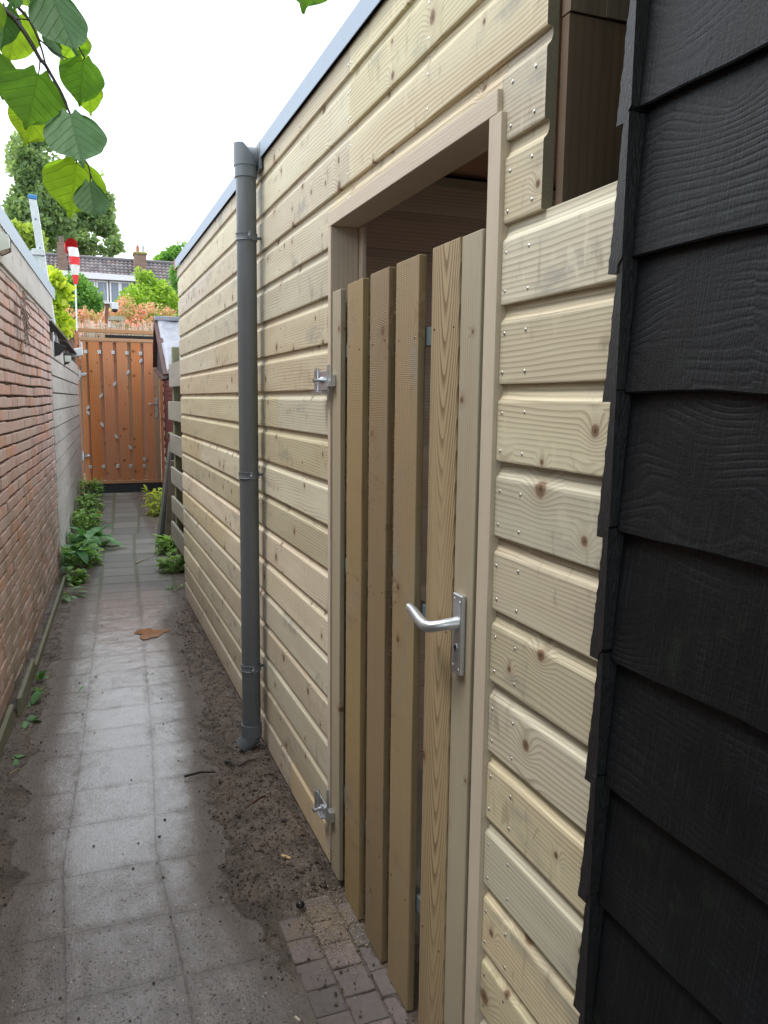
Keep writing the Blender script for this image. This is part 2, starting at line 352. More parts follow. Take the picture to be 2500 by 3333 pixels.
def make_ground():
    xs = np.arange(-.72, .80, .008); ys = []; y = .9
    while y < 14.0:
        ys.append(y); y += .008 if y < 3.6 else (.012 if y < 6.2 else .03)
    ys = np.array(ys); X, Y = np.meshgrid(xs, ys)
    Xs = X.copy(); # shear the strip so that it follows the alley's drift beyond the shed
    sh = np.clip(Y-6.3, 0, None)*.075; Xs = X+sh
    Z = ground_h(Xs, Y)
    ny, nx = X.shape; V = np.stack([Xs.ravel(), Y.ravel(), Z.ravel()], 1)
    i = np.arange(ny*nx).reshape(ny, nx)
    Fq = np.stack([i[:-1, :-1].ravel(), i[:-1, 1:].ravel(), i[1:, 1:].ravel(), i[1:, :-1].ravel()], 1)
    # the far skirt: one sheet out to the horizon, joined 30 mm lower
    me = bpy.data.meshes.new('ground')
    me.vertices.add(len(V)); me.vertices.foreach_set('co', V.ravel())
    me.loops.add(Fq.size); me.loops.foreach_set('vertex_index', Fq.ravel())
    me.polygons.add(len(Fq)); me.polygons.foreach_set('loop_start', np.arange(0, Fq.size, 4)); me.polygons.foreach_set('loop_total', np.full(len(Fq), 4))
    me.polygons.foreach_set('use_smooth', np.ones(len(Fq), bool)); me.update(calc_edges=True)
    cl = np.interp(Y, CLY, CLX)+.10*0
    u = np.where(Y > 9.17, (Xs-(.31+.047*(Y-9.3)))/(.275+.032*(Y-9.3)), (Xs-cl)/.29)
    v = np.interp(Y, ROWS, np.arange(len(ROWS)))
    v = v+np.where((Y < 9.17) & (u > 0), .03, 0)
    rr_ = np.interp(Y, *SRX); ll_ = np.interp(Y, *SLX); prox = np.maximum(smoothstep(-.20, -.02, Xs-rr_), smoothstep(-.22, -.02, ll_-Xs))
    for nm, arr in (('pu', u), ('pv', v), ('mud', mud_mask(Xs, Y)), ('prox', prox)):
        a = me.attributes.new(nm, 'FLOAT', 'POINT'); a.data.foreach_set('value', arr.ravel().astype(np.float32))
    o = bpy.data.objects.new('alley_path', me); COL.objects.link(o); return o
def ground_mat():
    m, nt = nmat('wet_pavers_and_mud'); g = NT(nt); co = g.obj(); x = g.sep(co)
    u, v, mud = g.attr('pu'), g.attr('pv'), g.attr('mud')
    jw = g.math('MULTIPLY', g.math('SUBTRACT', g.noise(co, 30, 2), .5), .03)
    fu = g.math('FRACT', g.math('ADD', u, jw)); fv = g.math('FRACT', g.math('ADD', v, jw))
    du = g.math('MINIMUM', fu, g.math('SUBTRACT', 1.0, fu)); dv = g.math('MINIMUM', fv, g.math('SUBTRACT', 1.0, fv)); d = g.math('MINIMUM', du, dv)
    wnz = g.n('ShaderNodeTexWhiteNoise', noise_dimensions='2D'); g.link(g.comb(g.math('FLOOR', u), g.math('FLOOR', v), 0.0), wnz.inputs['Vector']); r = g.sep(wnz.outputs['Color'])
    far = g.mr(x[1], 5.9, 6.8)
    edge = g.mr(d, .13, .02)                      # dirt gathers towards the joints
    n_big = g.noise(co, 3.2, 4, .6); n_mid = g.noise(co, 14, 4, .6); n_f = g.noise(co, 120, 4, .65); n_ff = g.noise(co, 420, 3, .6)
    stroke = g.noise(g.comb(g.math('MULTIPLY', x[0], 130), g.math('MULTIPLY', x[1], 35), r[0]), 1, 3, .6)
    # dirt film on the slabs
    filmv = g.math('ADD', g.math('MULTIPLY', edge, .20), g.math('ADD', g.math('MULTIPLY', n_big, 1.1), g.math('MULTIPLY', n_mid, .85)))
    filmv = g.math('ADD', filmv, g.math('MULTIPLY', r[1], .16)); filmv = g.math('ADD', filmv, g.math('MULTIPLY', g.attr('prox'), .75)); filmv = g.math('ADD', filmv, g.math('MULTIPLY', g.math('SUBTRACT', n_f, .5), .5))
    filmv = g.math('SUBTRACT', filmv, g.math('MULTIPLY', g.mr(x[1], 2.0, 2.8), g.mr(x[1], 5.9, 5.2, 0, .26)))
    film = g.mr(filmv, .80, 1.50); film = g.math('MULTIPLY', film, g.math('SUBTRACT', 1.0, g.math('MULTIPLY', far, .75)))
    nearf = g.mr(x[1], 2.9, 1.7, 0, .8); film = g.math('MINIMUM', g.math('ADD', film, nearf), 1.0)
    slab = g.mix(r[0], (.20, .192, .19), (.265, .255, .255)); slab = g.mix(g.math('MULTIPLY', far, .9), slab, g.mix(r[0], (.115, .118, .112), (.235, .225, .20)))
    slab = g.mix(g.mr(n_f, .3, .8, 0, .35), slab, (.11, .10, .095))
    filmc = g.mix(g.mr(n_mid, .3, .7), (.12, .096, .082), (.25, .212, .188)); filmc = g.mix(g.mr(n_f, .4, .75, 0, .6), filmc, (.095, .074, .062)); smr = g.noise(g.comb(g.math('MULTIPLY', x[0], 9), g.math('MULTIPLY', x[1], 3.5), 2.0), 1, 5, .65, 1.2); filmc = g.mix(g.mr(smr, .50, .64, 0, .75), filmc, (.10, .075, .06)); filmc = g.mix(g.mr(smr, .44, .34, 0, .5), filmc, (.27, .26, .265)); c = g.mix(g.math('MULTIPLY', film, .85), slab, filmc)
    def crumbl(scale, r0, r1, dens):
        q = g.vor(g.comb(g.math('ADD', x[0], 2.0), x[1], 0.0), scale); q.voronoi_dimensions = '2D'; qc = g.sep(q.outputs['Color'])
        lim = g.mr(g.math('ADD', n_big, g.math('MULTIPLY', n_mid, .6)), .55, 1.05, dens*.25, dens*1.3, 'LINEAR')
        return g.math('MULTIPLY', g.mr(q.outputs['Distance'], r0, r1), g.math('LESS_THAN', qc[0], lim))
    crumb = g.math('MAXIMUM', crumbl(75, .34, .24, .04), g.math('MAXIMUM', crumbl(150, .40, .26, .10), crumbl(300, .42, .28, .16)))
    crumb = g.math('MULTIPLY', crumb, g.math('SUBTRACT', 1.0, g.math('MULTIPLY', far, .7))); c = g.mix(g.math('MULTIPLY', crumb, .8), c, (.045, .032, .025))
    cw = g.vor(g.comb(g.math('ADD', x[0], 3.0), x[1], 0.0), 110); cw.voronoi_dimensions = '2D'; crk = g.sep(cw.outputs['Color'])
    white = g.math('MULTIPLY', g.mr(cw.outputs['Distance'], .26, .16), g.math('LESS_THAN', crk[0], .012)); c = g.mix(white, c, (.60, .57, .5))
    joint = g.math('MULTIPLY', g.mr(d, g.mr(far, 0, 1, .014, .075, 'LINEAR'), g.mr(far, 0, 1, .004, .03, 'LINEAR')), g.mr(g.math('ADD', n_mid, g.math('MULTIPLY', n_big, .5)), .88, .62, g.mr(far, 0, 1, .42, .9, 'LINEAR'), .9))
    moss = g.math('MULTIPLY', far, g.mr(n_mid, .35, .6)); jc = g.mix(moss, (.05, .038, .03), (.08, .11, .035)); c = g.mix(g.math('MULTIPLY', joint, .75), c, jc)
    c = g.mix(g.math('MULTIPLY', g.math('MULTIPLY', edge, g.math('SUBTRACT', 1.0, far)), .34), c, (.095, .074, .06))
    c = g.mix(g.math('MULTIPLY', g.math('MULTIPLY', far, g.mr(d, .10, .03)), g.mr(n_mid, .45, .6, 0, .5)), c, (.10, .13, .05))
    c = g.mix(g.math('MULTIPLY', g.mr(g.math('ADD', g.attr('prox'), g.math('MULTIPLY', g.math('SUBTRACT', n_mid, .5), 1.1)), .35, 1.0), .72), c, g.mix(n_f, (.07, .052, .042), (.19, .148, .12)))
    # soil
    mm = g.mr(g.math('ADD', mud, g.math('MULTIPLY', g.math('SUBTRACT', n_f, .5), .5)), .38, .62)
    soil = g.mix(g.mr(n_mid, .35, .68), (.095, .072, .058), (.19, .148, .12)); soil = g.mix(g.mr(n_f, .50, .75), soil, (.035, .026, .02))
    soil = g.mix(g.mr(g.noise(co, 5, 3), .5, .68, 0, .6), soil, (.18, .132, .095))
    c = g.mix(mm, c, soil); c = g.mix(g.math('MULTIPLY', white, .6), c, (.5, .45, .36))
    wet = g.math('MULTIPLY', g.math('SUBTRACT', 1.0, film), g.mr(g.attr('prox'), .35, .9, 1.0, 0.0))
    dry = g.mr(g.attr('prox'), .5, .95)
    rs = g.math('ADD', g.math('ADD', g.mr(wet, 0, 1, .42, .20, 'LINEAR'), g.math('MULTIPLY', dry, .22)), g.math('MULTIPLY', g.math('SUBTRACT', n_f, .5), .25)); rs = g.math('ADD', rs, g.math('MULTIPLY', crumb, .3)); rs = g.math('ADD', rs, g.math('MULTIPLY', far, .38))
    wetsoil = g.mr(g.noise(co, 8, 3), .42, .62, .80, .38); rough = g.mix(mm, g.comb(rs, rs, rs), g.comb(wetsoil, wetsoil, wetsoil)); rough = g.sep(rough)[0]
    h = g.math('ADD', g.math('MULTIPLY', n_f, .35), g.math('MULTIPLY', stroke, .95)); h = g.math('ADD', h, g.math('MULTIPLY', n_ff, .2)); h = g.math('ADD', h, g.math('MULTIPLY', crumb, .9))
    h = g.math('SUBTRACT', h, g.math('MULTIPLY', joint, .7)); h = g.math('ADD', h, g.math('MULTIPLY', g.math('MULTIPLY', mm, n_f), 2.6))
    g.principled(c, rough, g.bump(h, .0038, .9), spec=.7, coat=g.math('MULTIPLY', g.math('MULTIPLY', g.math('SUBTRACT', g.mr(wet, 0, 1, .32, 1.0, 'LINEAR'), g.math('MULTIPLY', dry, .32)), g.math('SUBTRACT', 1.0, far)), g.math('SUBTRACT', 1.0, mm)), coat_r=.20)
    return m
gr = make_ground(); gr.data.materials.append(ground_mat()); tag(gr, kind='structure')
_g = MB(); _g.add([(-150, -150, -.045), (150, -150, -.045), (150, 250, -.045), (-150, 250, -.045)], [(0, 1, 2, 3)])
tag(_g.build('ground', simple('garden_ground', (.07, .06, .04), .9, 0, .3, 2)), kind='structure')

# brown puddle on the slabs
_p = MB(); pc = atz(490, 2062, 0); pts = []
for k in range(40):
    a = 2*math.pi*k/40; rr = 1+.22*math.sin(3*a+1)+.15*math.sin(5*a)+.08*math.sin(9*a)
    pts.append((pc[0]+.09*rr*math.cos(a), pc[1]+.11*rr*math.sin(a), .0042))
_p.add(pts, [tuple(range(40))]); _m, _nt = nmat('muddy_water'); NT(_nt).principled((.30, .17, .10), .04, spec=.6)
tag(_p.build('puddle', _m), kind='structure')

# block paving in front of the shed door
def block_mat():
    m, nt = nmat('concrete_blocks'); g = NT(nt); co = g.obj(); x_ = g.sep(co); sd = g.attr('seed'); n1 = g.noise(co, 60, 4, .65); n2 = g.noise(co, 9, 3)
    c = g.mix(sd, (.14, .125, .125), (.255, .20, .195)); c = g.mix(g.mr(n1, .35, .7, 0, .6), c, (.13, .11, .095))
    sand = g.math('MULTIPLY', g.mr(n2, .45, .62, 0, .6), g.mr(x_[1], 1.80, 2.0, .15, 1)); sg = g.vor(co, 260); c = g.mix(g.math('MULTIPLY', sand, g.mr(sg.outputs['Distance'], .9, .2)), c, g.mix(g.sep(sg.outputs['Color'])[0], (.20, .145, .085), (.36, .28, .18)))
    g.principled(c, .75, g.bump(g.math('ADD', n1, g.math('MULTIPLY', sg.outputs['Distance'], .4)), .0016), spec=.35); return m
_b = MB()
def blk(x0, x1, y0, y1):
    z = .006+random.uniform(-.002, .003); t = random.uniform(-.008, .008); cx, cy = (x0+x1)/2, (y0+y1)/2
    hx, hy = (x1-x0)/2-.0022, (y1-y0)/2-.0022
    _b.obox((cx, cy, z-.03), (hx*math.cos(t), hx*math.sin(t), random.uniform(-.0012, .0012)), (-hy*math.sin(t), hy*math.cos(t), random.uniform(-.001, .001)), (0, 0, .03))
for x0, ylist in ((.483, [2.09, 1.988, 1.893, 1.788, 1.692, 1.59, 1.49, 1.39, 1.29, 1.19]), (.571, [2.155, 2.04, 1.94, 1.84, 1.735, 1.635, 1.535, 1.435, 1.335, 1.235, 1.13]), (.663, [2.10, 2.0, 1.9, 1.798, 1.70, 1.60, 1.5, 1.4, 1.3, 1.2, 1.1]), (.752, [2.26, 2.15, 2.05, 1.95, 1.85, 1.75, 1.65, 1.55, 1.45, 1.35, 1.25])):
    for a, b in zip(ylist[:-1], ylist[1:]): blk(x0+.001*random.uniform(-1, 1), x0+.09, b, a)
tag(_b.build('block_paving', block_mat(), bevel=.005, segs=2), kind='structure')

# loose crumbs of soil and bits of stone
def crumbs(n, name, mat, rmin, rmax, fn, label):
    t = []
    mb = MB(); cnt = 0
    while cnt < n:
        x, y = fn(); xx = np.array([x]); yy = np.array([y])
        z = float(ground_h(xx, yy)[0])+(.007 if (x > .475 and y < 2.15 and name == 'soil_crumbs') else 0); r = rmin+(rmax-rmin)*random.random()**3
        k = [random.uniform(.6, 1.3) for _ in range(3)]; a = random.random()*6.28
        ca, sa = math.cos(a), math.sin(a); vs = []
        for (p, q, s_) in ((1, 0, 0), (-1, 0, 0), (0, 1, 0), (0, -1, 0), (0, 0, .8), (0, 0, -.8), (.6, .6, .4), (-.6, .5, .4), (.5, -.6, .45), (-.6, -.6, .35)):
            p, q, s_ = p*k[0]*random.uniform(.8, 1.2), q*k[1]*random.uniform(.8, 1.2), s_*k[2]
            vs.append((x+r*(p*ca-q*sa), y+r*(p*sa+q*ca), z+r*.35+r*s_))
        mb.add(vs, [(0, 6, 4), (6, 2, 4), (2, 7, 4), (7, 1, 4), (1, 9, 4), (9, 3, 4), (3, 8, 4), (8, 0, 4), (0, 2, 6), (2, 1, 7), (1, 3, 9), (3, 0, 8), (0, 5, 2), (2, 5, 1), (1, 5, 3), (3, 5, 0)], random.random()); cnt += 1
    o = mb.build(name, mat); tag(o, label, 'soil', kind='stuff'); return o
_m, _nt = nmat('soil_clod'); _gg = NT(_nt); _gg.principled(_gg.mix(_gg.attr('seed'), (.035, .025, .019), (.15, .108, .08)), .62, _gg.bump(_gg.noise(_gg.obj(), 250, 3), .0015), spec=.4); MAT['clod'] = _m
def _soilpt():
    while True:
        y = 1.25+4.8*random.random()**1.5; x = random.uniform(-.55, .72)
        if x < wallx(y)+.02: continue
        if x > .47 and y < 2.15 and random.random() > .10: continue
        m = float(mud_mask(np.array([x]), np.array([y]))[0])
        if random.random() < .010+.99*m*(.35+.65*(x > 0)): return x, y
crumbs(9500, 'soil_crumbs', MAT['clod'], .0008, .0056, _soilpt, 'dark crumbly wet soil lying along both edges of the alley path')
def _clodpt():
    while True:
        y = random.uniform(2.15, 3.3); x = random.uniform(.46, .70)
        if float(mud_mask(np.array([x]), np.array([y]))[0]) > .7: return x, y
crumbs(170, 'soil_clods', MAT['clod'], .003, .012, _clodpt, 'larger dark clods of soil heaped against the foot of the pale shed')
_m, _nt = nmat('sand_grain'); _gg = NT(_nt); _gg.principled(_gg.mix(_gg.attr('seed'), (.16, .11, .065), (.50, .42, .30)), .7, spec=.4); MAT['sand'] = _m
def _sandpt():
    while True:
        x, y = random.gauss(.62, .045), random.gauss(2.02, .085)
        if .47 < x < .73: return x, y
o = crumbs(3600, 'loose_sand', MAT['sand'], .0009, .0026, _sandpt, 'pale coarse sand strewn over the blocks below the slatted door')
o.location.z = .007

# ================================================================ TIMBER SHED
D = .713; PITCHB = .139; Z0 = .003
shed = thing('timber_shed', (.713, 3.6, 0), 'new pale timber shed of horizontal pine boards with zinc edged flat roof', 'shed')
def bprofile(z0, zmin=None, zmax=None):
    pts = [(D+.0035, z0), (D+.0006, z0+.0008), (D, z0+.0035), (D, z0+.106), (D+.0012, z0+.110), (D+.0045, z0+.1135), (D+.0075, z0+.118), (D+.0095, z0+.1245), (D+.0100, z0+.131), (D+.0100, z0+PITCHB+.0005), (D+.021, z0+PITCHB+.0005), (D+.021, z0)]
    if zmin is not None:
        pts = [(x, max(z, zmin)) for x, z in pts]
    if zmax is not None: pts = [(x, min(z, zmax)) for x, z in pts]
    out = []
    for p in pts:
        if not out or (abs(p[0]-out[-1][0])+abs(p[1]-out[-1][1])) > 1e-6: out.append(p)
    return out
wall = MB(); ends = []
ZTOP = 2.432
def board(k, y0, y1, zmin=None):
    prof = bprofile(Z0+PITCHB*k, zmin, ZTOP if k == 17 else None)
    n = len(prof); dx = random.uniform(-.0006, .0006)
    vs = [(x+dx, y, z) for y in (y0, y1) for x, z in prof]
    fs = [tuple(range(n)), tuple(range(2*n-1, n-1, -1))]+[(i, i+n, (i+1) % n+n, (i+1) % n) for i in range(n)]
    wall.add(vs, fs, random.random())
JL = {0: 2.83, 3: 4.9, 5: 4.2, 8: 5.1, 10: 3.0, 12: 4.45, 15: 4.7, 2: 5.3, 17: 3.9}
for k in range(18):
    yn = 1.166 if k >= 13 else .942
    if k <= 13: board(k, yn, 1.2905)
    elif k == 14: board(k, yn, 1.305)
    y_s = 2.3165 if k <= 14 else 2.153
    if k in JL: board(k, y_s+.0006, JL[k]-.0006); board(k, JL[k]+.0006, 6.083)
    else: board(k, y_s+.0006, 6.083)
    if k == 14: board(k, 1.3055, 2.1524, 2.0405); board(k, 2.1536, 2.3168, 2.0405)
    if k > 14: board(k, yn, 2.1524)
wo_ = wall.build('wall', MAT['clad'], shed); wo_.data.materials.append(MAT['shaded_endgrain'])
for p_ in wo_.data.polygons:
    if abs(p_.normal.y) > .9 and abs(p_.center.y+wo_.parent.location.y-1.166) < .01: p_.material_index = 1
# zinc roof trim with folded drip edge
t = MB(); t.prism([(.6985, 2.428), (.700, 2.427), (.7015, 2.430), (.7015, 2.488), (.80, 2.494), (.80, 2.497), (.6985, 2.4905)], 1, 1.0, 6.10)
t.build('roof_trim', MAT['zinc'], shed)
t = MB(); t.box(.735, 3.3, .96, 6.08, 2.435, 2.487); t.build('roof', simple('roof_felt', (.05, .05, .055), .8), shed)
t = MB(); t.box(.6965, .7130, 6.102, 6.135, 2.425, 2.492); t.build('trim_end', simple('red_plastic_cap', (.55, .10, .09), .5), shed)
# other walls
t = MB(); t.box(.734, 3.25, 6.062, 6.082, 0, 2.434); [t.box(*q) for q in ((3.23, 3.25, 1.16, 1.25, 0, 2.434), (3.23, 3.25, 2.78, 6.06, 0, 2.434), (3.23, 3.25, 1.25, 2.78, 0, 1.45), (3.23, 3.25, 1.25, 2.78, 2.25, 2.434))]; t.build('rear_wall', MAT['interior_dark'], shed)  # unseen rear wall; opening added so daylight brightens the interior
t = MB()
for i in range(14): t.box(.7355+.14*i, .7355+.14*i+.1385, 1.140, 1.160, 0, 2.098)
t.box(.7355, .80, 1.1375, 1.161, 2.101, 2.434); t.box(.8005, 2.7, 1.136, 1.161, 2.1015, 2.434); t.build('end_wall', MAT['endwall'], shed)
t = MB()      # inner partition facing the door
for k in range(17):
    z = .025+.139*k-.055
    t.box(.736, 3.22, 2.850-.008, 2.87, z, z+.106, random.random()); t.box(.736, 3.22, 2.850, 2.87, z+.1062, z+.139, random.random())
t.build('inner_wall', MAT['clad_in'], shed)
t = MB(); t.box(.736, 3.22, 1.17, 2.86, 2.345, 2.36); t.build('ceiling', MAT['ceil'], shed)
t = MB(); t.box(.80, 3.2, 2.815, 2.8415, 2.298, 2.322); t.build('ceiling_lath', MAT['lath'], shed)
t = MB(); t.box(.76, 3.2, 1.17, 2.84, -.03, -.004); t.build('floor', simple('shed_floor', (.30, .27, .22), .8), shed)
# door frame: lintel and two jambs
t = MB(); t.box(.703, .788, 1.3055, 2.3175, 1.9985, 2.0400); t.build('lintel', MAT['frameh'], shed, bevel=.0018)
t = MB(); t.box(.703, .788, 2.2905, 2.3160, .062, 1.9982); t.build('jamb', MAT['frame'], shed, bevel=.0018)
t = MB(); t.box(.703, .788, 1.2890, 1.3345, -.02, 1.9982); t.build('jamb', MAT['frame'], shed, bevel=.0018)
t = MB(); t.box(.790, .802, 2.2600, 2.3100, .02, 1.9975); t.box(.790, .802, 1.300, 1.350, .02, 1.9975); t.build('door_stop', MAT['frame'], shed, bevel=.001)
t = MB(); t.box(.735, .76, 2.33, 6.05, -.04, .06); t.box(.735, .76, .93, 1.28, -.04, .06); t.build('base_beam', MAT['soil_wall'], shed)
# nail heads
nail_me = None
def nail(y, z, x=D, r=.0034, parent=None):
    global nail_me
    if nail_me is None:
        b = MB(); b.ball((0, 0, 0), (.0016, r, r), .5, 10, 6); o = b.build('nail', MAT['nail'], parent); nail_me = o.data
        o.location = Vector((x-.0003, y, z))-wloc(parent); me = o.data
        vv = np.array([v.co[:] for v in me.vertices])+np.array(wloc(parent)); me.vertices.foreach_set('co', vv.ravel()); return o
    o = bpy.data.objects.new('nail', nail_me); COL.objects.link(o); o.parent = parent; o.location = Vector((x-.0003, y, z))-wloc(parent)
for k in range(3, 18):
    zb = Z0+PITCHB*k
    if k < 15:
        for yy in (1.272+.0, 1.198):
            yy2 = yy if yy < 1.25 else 1.274
            for dz in (.021, .088): nail(yy2+random.uniform(-.003, .003), zb+dz+random.uniform(-.003, .003), parent=shed)
    else:
        for dz in (.021, .090): nail(1.631, zb+dz, parent=shed)
for k in range(14, 18):
    for yy in (2.143, 2.163):
        for dz in ((.022, .09) if k > 14 else (.098,)): nail(yy, Z0+PITCHB*k+dz, parent=shed)
nm = MB()
for k in range(0, 18):
    for yy in (2.335, 2.95, 3.55, 4.15, 4.75, 5.35, 5.95):
        if k > 13 and yy < 2.5: continue
        for dz in (.022, .09): nm.ball((D-.0003, yy+random.uniform(-.006, .006), Z0+PITCHB*k+dz), (.0012, .0028, .0028), nu=6, nv=4)
for k in range(0, 3):
    for yy in (1.274, 1.198):
        for dz in (.021, .088): nm.ball((D-.0003, yy, Z0+PITCHB*k+dz), (.0012, .0028, .0028), nu=6, nv=4)
tag(nm.build('nails', simple('dull_nail', (.16, .14, .12), .5, .6), shed), kind='stuff')

# ---- the slatted door: steel rails behind, five slats and two stiles in front
dm = MB()
for z in (.30, 1.02, 1.64): dm.box(.7195, .735, 1.36, 2.27, z-.02, z+.02)
for yy in (1.37, 2.235): dm.box(.735, .75, yy-.015, yy+.015, .05, 1.78)
door = dm.build('door', MAT['railsteel'], shed, bevel=.001)
def slat(y0, y1, z0, z1, mat, x0=.700, th=.0185, name='slat', bev=.0022, tilt=0.0):
    b = MB(); n = 24; sd = random.random(); vs = []; 
    for i in range(n+1):
        z = z0+(z1-z0)*i/n; d0 = .0012*math.sin(3.1*z+sd*9)+random.uniform(-.0002, .0002)
        for (x, y) in ((x0, y0+d0), (x0+th, y0+d0), (x0+th, y1+d0*.6), (x0, y1+d0*.6)): vs.append((x, y, z))
    fs = [(0, 1, 2, 3), (4*n+3, 4*n+2, 4*n+1, 4*n)]
    for i in range(n):
        for k in range(4): fs.append((4*i+k, 4*i+4+k, 4*i+4+(k+1) % 4, 4*i+(k+1) % 4))
    b.add(vs, fs, sd); return b.build(name, mat, door, bevel=bev)
slat(2.195, 2.272, .015, 1.811, MAT['stile'], .7035, .0155, 'stile')
slat(1.997, 2.124, .013, 1.8135, MAT['slat_a'])
slat(1.812, 1.941, .012, 1.8145, MAT['slat_b'])
slat(1.630, 1.764, .010, 1.8140, MAT['slat_a'])
slat(1.4335, 1.563, .008, 1.8142, MAT['slat_c'])
slat(1.3475, 1.4305, .004, 1.8135, MAT['stile'], .7025, .019, 'stile')
for a, b in ((1.925, 2.02), (1.74, 1.84), (1.55, 1.65), (2.10, 2.21)):
    slat(a, b, .03, 1.795, MAT['slat_b'], .7505, .016, 'rear_slat')
# door handle
hb = MB(); hb.box(.6905, .7020, 1.3715, 1.4105, .957, 1.121); 
hp = hb.build('handle_plate', MAT['alu'], door, bevel=.003, segs=3)
lv = MB(); cz = 1.062; pts = [(.692, 1.390, cz), (.672, 1.392, cz-.001), (.655, 1.397, cz-.004), (.643, 1.407, cz-.008), (.637, 1.422, cz-.010), (.636, 1.445, cz-.006), (.638, 1.470, cz-.001), (.640, 1.495, cz+.004), (.641, 1.517, cz+.006)]
lv.tube(pts, [.0135, .0118, .0112, .0118, .0128, .0118, .0108, .0098, .0085], 14)
lvo = lv.build('handle', MAT['alu'], door)
kh = MB()
def slotcyl(y, z, r, ln=.0012):
    kh.tube([(.6907, y, z), (.6907-ln, y, z)], r, 14)
for y, z in ((1.3785, 1.106), (1.4035, 1.109), (1.3785, .968), (1.4035, .972)): kh = MB(); slotcyl(y, z, .0032); kh.build('screw', MAT['steel'], door)
kh = MB(); slotcyl(1.391, 1.012, .0075, .0018); kh.box(.6889, .6907, 1.3865, 1.3955, .988, 1.010); kh.build('lock_cylinder', MAT['steel'], door, bevel=.0008)
kh = MB(); kh.tube([(.6888, 1.391, 1.0125), (.6884, 1.391, 1.0125)], .0042, 12); kh.box(.6884, .6889, 1.390, 1.392, 1.004, 1.012); kh.build('keyhole', MAT['darkhole'], door)
# hinges
def hinge(zc, up=1):
    h = MB(); s = up
    h.box(.6995, .7028, 2.298, 2.3155, zc-.055 if s > 0 else zc-.03, zc+.050 if s > 0 else zc+.062)
    h.tube([(.683, 2.360, zc-.028), (.683, 2.360, zc+.034)], .0098, 16); h.tube([(.683, 2.360, zc+.034), (.683, 2.360, zc+.040)], .006, 12)
    h.tube([(.683, 2.368, zc-.036), (.683, 2.368, zc-.029)], .0165, 18); h.box(.676, .7025, 2.300, 2.370, zc-.0355, zc-.0295)
    h.box(.6835, .6870, 2.262, 2.352, zc-.026, zc+.030)
    h.tube([(.6835, 2.306, zc+.002), (.6745, 2.304, zc+.002)], .0105, 6, smooth=False); h.tube([(.676, 2.304, zc+.002), (.652, 2.297, zc)], .0058, 12)
    h.box(.687, .7024, 2.235, 2.268, zc-.016, zc+.018)
    return h.build('hinge', MAT['steel'], door, bevel=.0008)
hinge(1.556, 1); hinge(.205, -1)
# nails in the slats
for z in (.30, 1.64, 1.02):
    for y in (2.085, 2.03, 1.90, 1.85, 1.73, 1.665, 1.53, 1.47): 
        pass
sn = MB()
for z in (.30, 1.64, 1.02):
    for y in (2.105, 2.02, 1.92, 1.835, 1.745, 1.65, 1.545, 1.455): sn.ball((.6996, y+random.uniform(-.004, .004), z+random.uniform(-.008, .008)), (.0012, .0028, .0028), nu=6, nv=4)
tag(sn.build('slat_screws', simple('brass_screw', (.10, .07, .05), .5, .4), door), kind='stuff')
# splinters along the sawn edges
sp = MB()
for (ye, mat_) in ((2.124, 0), (1.941, 0), (1.764, 0)):
    for i in range(260):
        z = random.uniform(.05, 1.80) if random.random() > .35 else random.gauss(1.25, .12)
        if not .03 < z < 1.8: continue
        L_ = random.uniform(.0008, .0045)*(2.2 if random.random() < .05 else 1); a = random.uniform(-1, 1)
        b0 = np.array([.7002, ye-random.uniform(0, .002), z]); b1 = b0+np.array([-L_*.6, L_*.8, a*L_*.8])
        sp.tube([b0, b1], [.0006, .0002], 3, False, .5, False)
tag(sp.build('splinters', simple('splinter', (.52, .40, .24), .8), door), kind='stuff')

# ================================================================ BLACK BARN
barn = thing('black_barn', (.9, .5, 0), 'black tarred weatherboard barn corner with overlapping rough boards', 'barn')
bw = MB(); BB = [1.8810+.189*2, 1.8810+.189, 1.881, 1.693, 1.513, 1.322, 1.136, .944, .755, .566, .377, .188, .0, -.19]
BB = [2.449, 2.260, 2.07]+BB[2:]; BA = [1.5+(b-1.5)*1.017 for b in BB]
_me, _nte = nmat('black_sawn_end'); _ge = NT(_nte); _ce = _ge.obj(); _xe = _ge.sep(_ce)
_ne = _ge.noise(_ge.comb(_ge.math('MULTIPLY', _xe[0], 200), _ge.math('MULTIPLY', _xe[1], 300), _ge.math('MULTIPLY', _xe[2], 90)), 1, 4, .7)
_ge.principled(_ge.mix(_ge.mr(_ne, .35, .75), (.006, .006, .007), (.028, .028, .030)), .45, _ge.bump(_ne, .002), spec=.6); MAT['blackend'] = _me
def weather(i, zb, zt, y0, y1, seed):
    # face leans: bottom edge proud of the board below
    n = 26; vs = []; xo, xi = .712, .7275; yj = []
    for j in range(n+1):
        y = y0+(y1-y0)*j/n; jz = .0018*math.sin(j*1.7+i)+random.uniform(-.0018, .0018)
        yj.append([(xi-.001, y, zt), (xi+.012, y, zt), (xo+.022, y, zb+.001), (xo+.0015, y, zb+jz), (xo, y, zb+.0025+jz), (xo+.0022, y, zb+.035+jz)])
    m = 6; vs = [p for r in yj for p in r]; fs = [tuple(range(m)), tuple(range((n+1)*m-1, n*m-1, -1))]
    for j in range(n):
        for k in range(m): fs.append((j*m+k, (j+1)*m+k, (j+1)*m+(k+1) % m, j*m+(k+1) % m))
    bw.add(vs, fs, seed)
for i in range(len(BB)-1):
    zb = BA[i+1]; zt = BA[i] + .022
    weather(i, zb, zt, -1.2, .9285, random.random())
bw.build('side_boards', MAT['black'], barn)
be = MB()
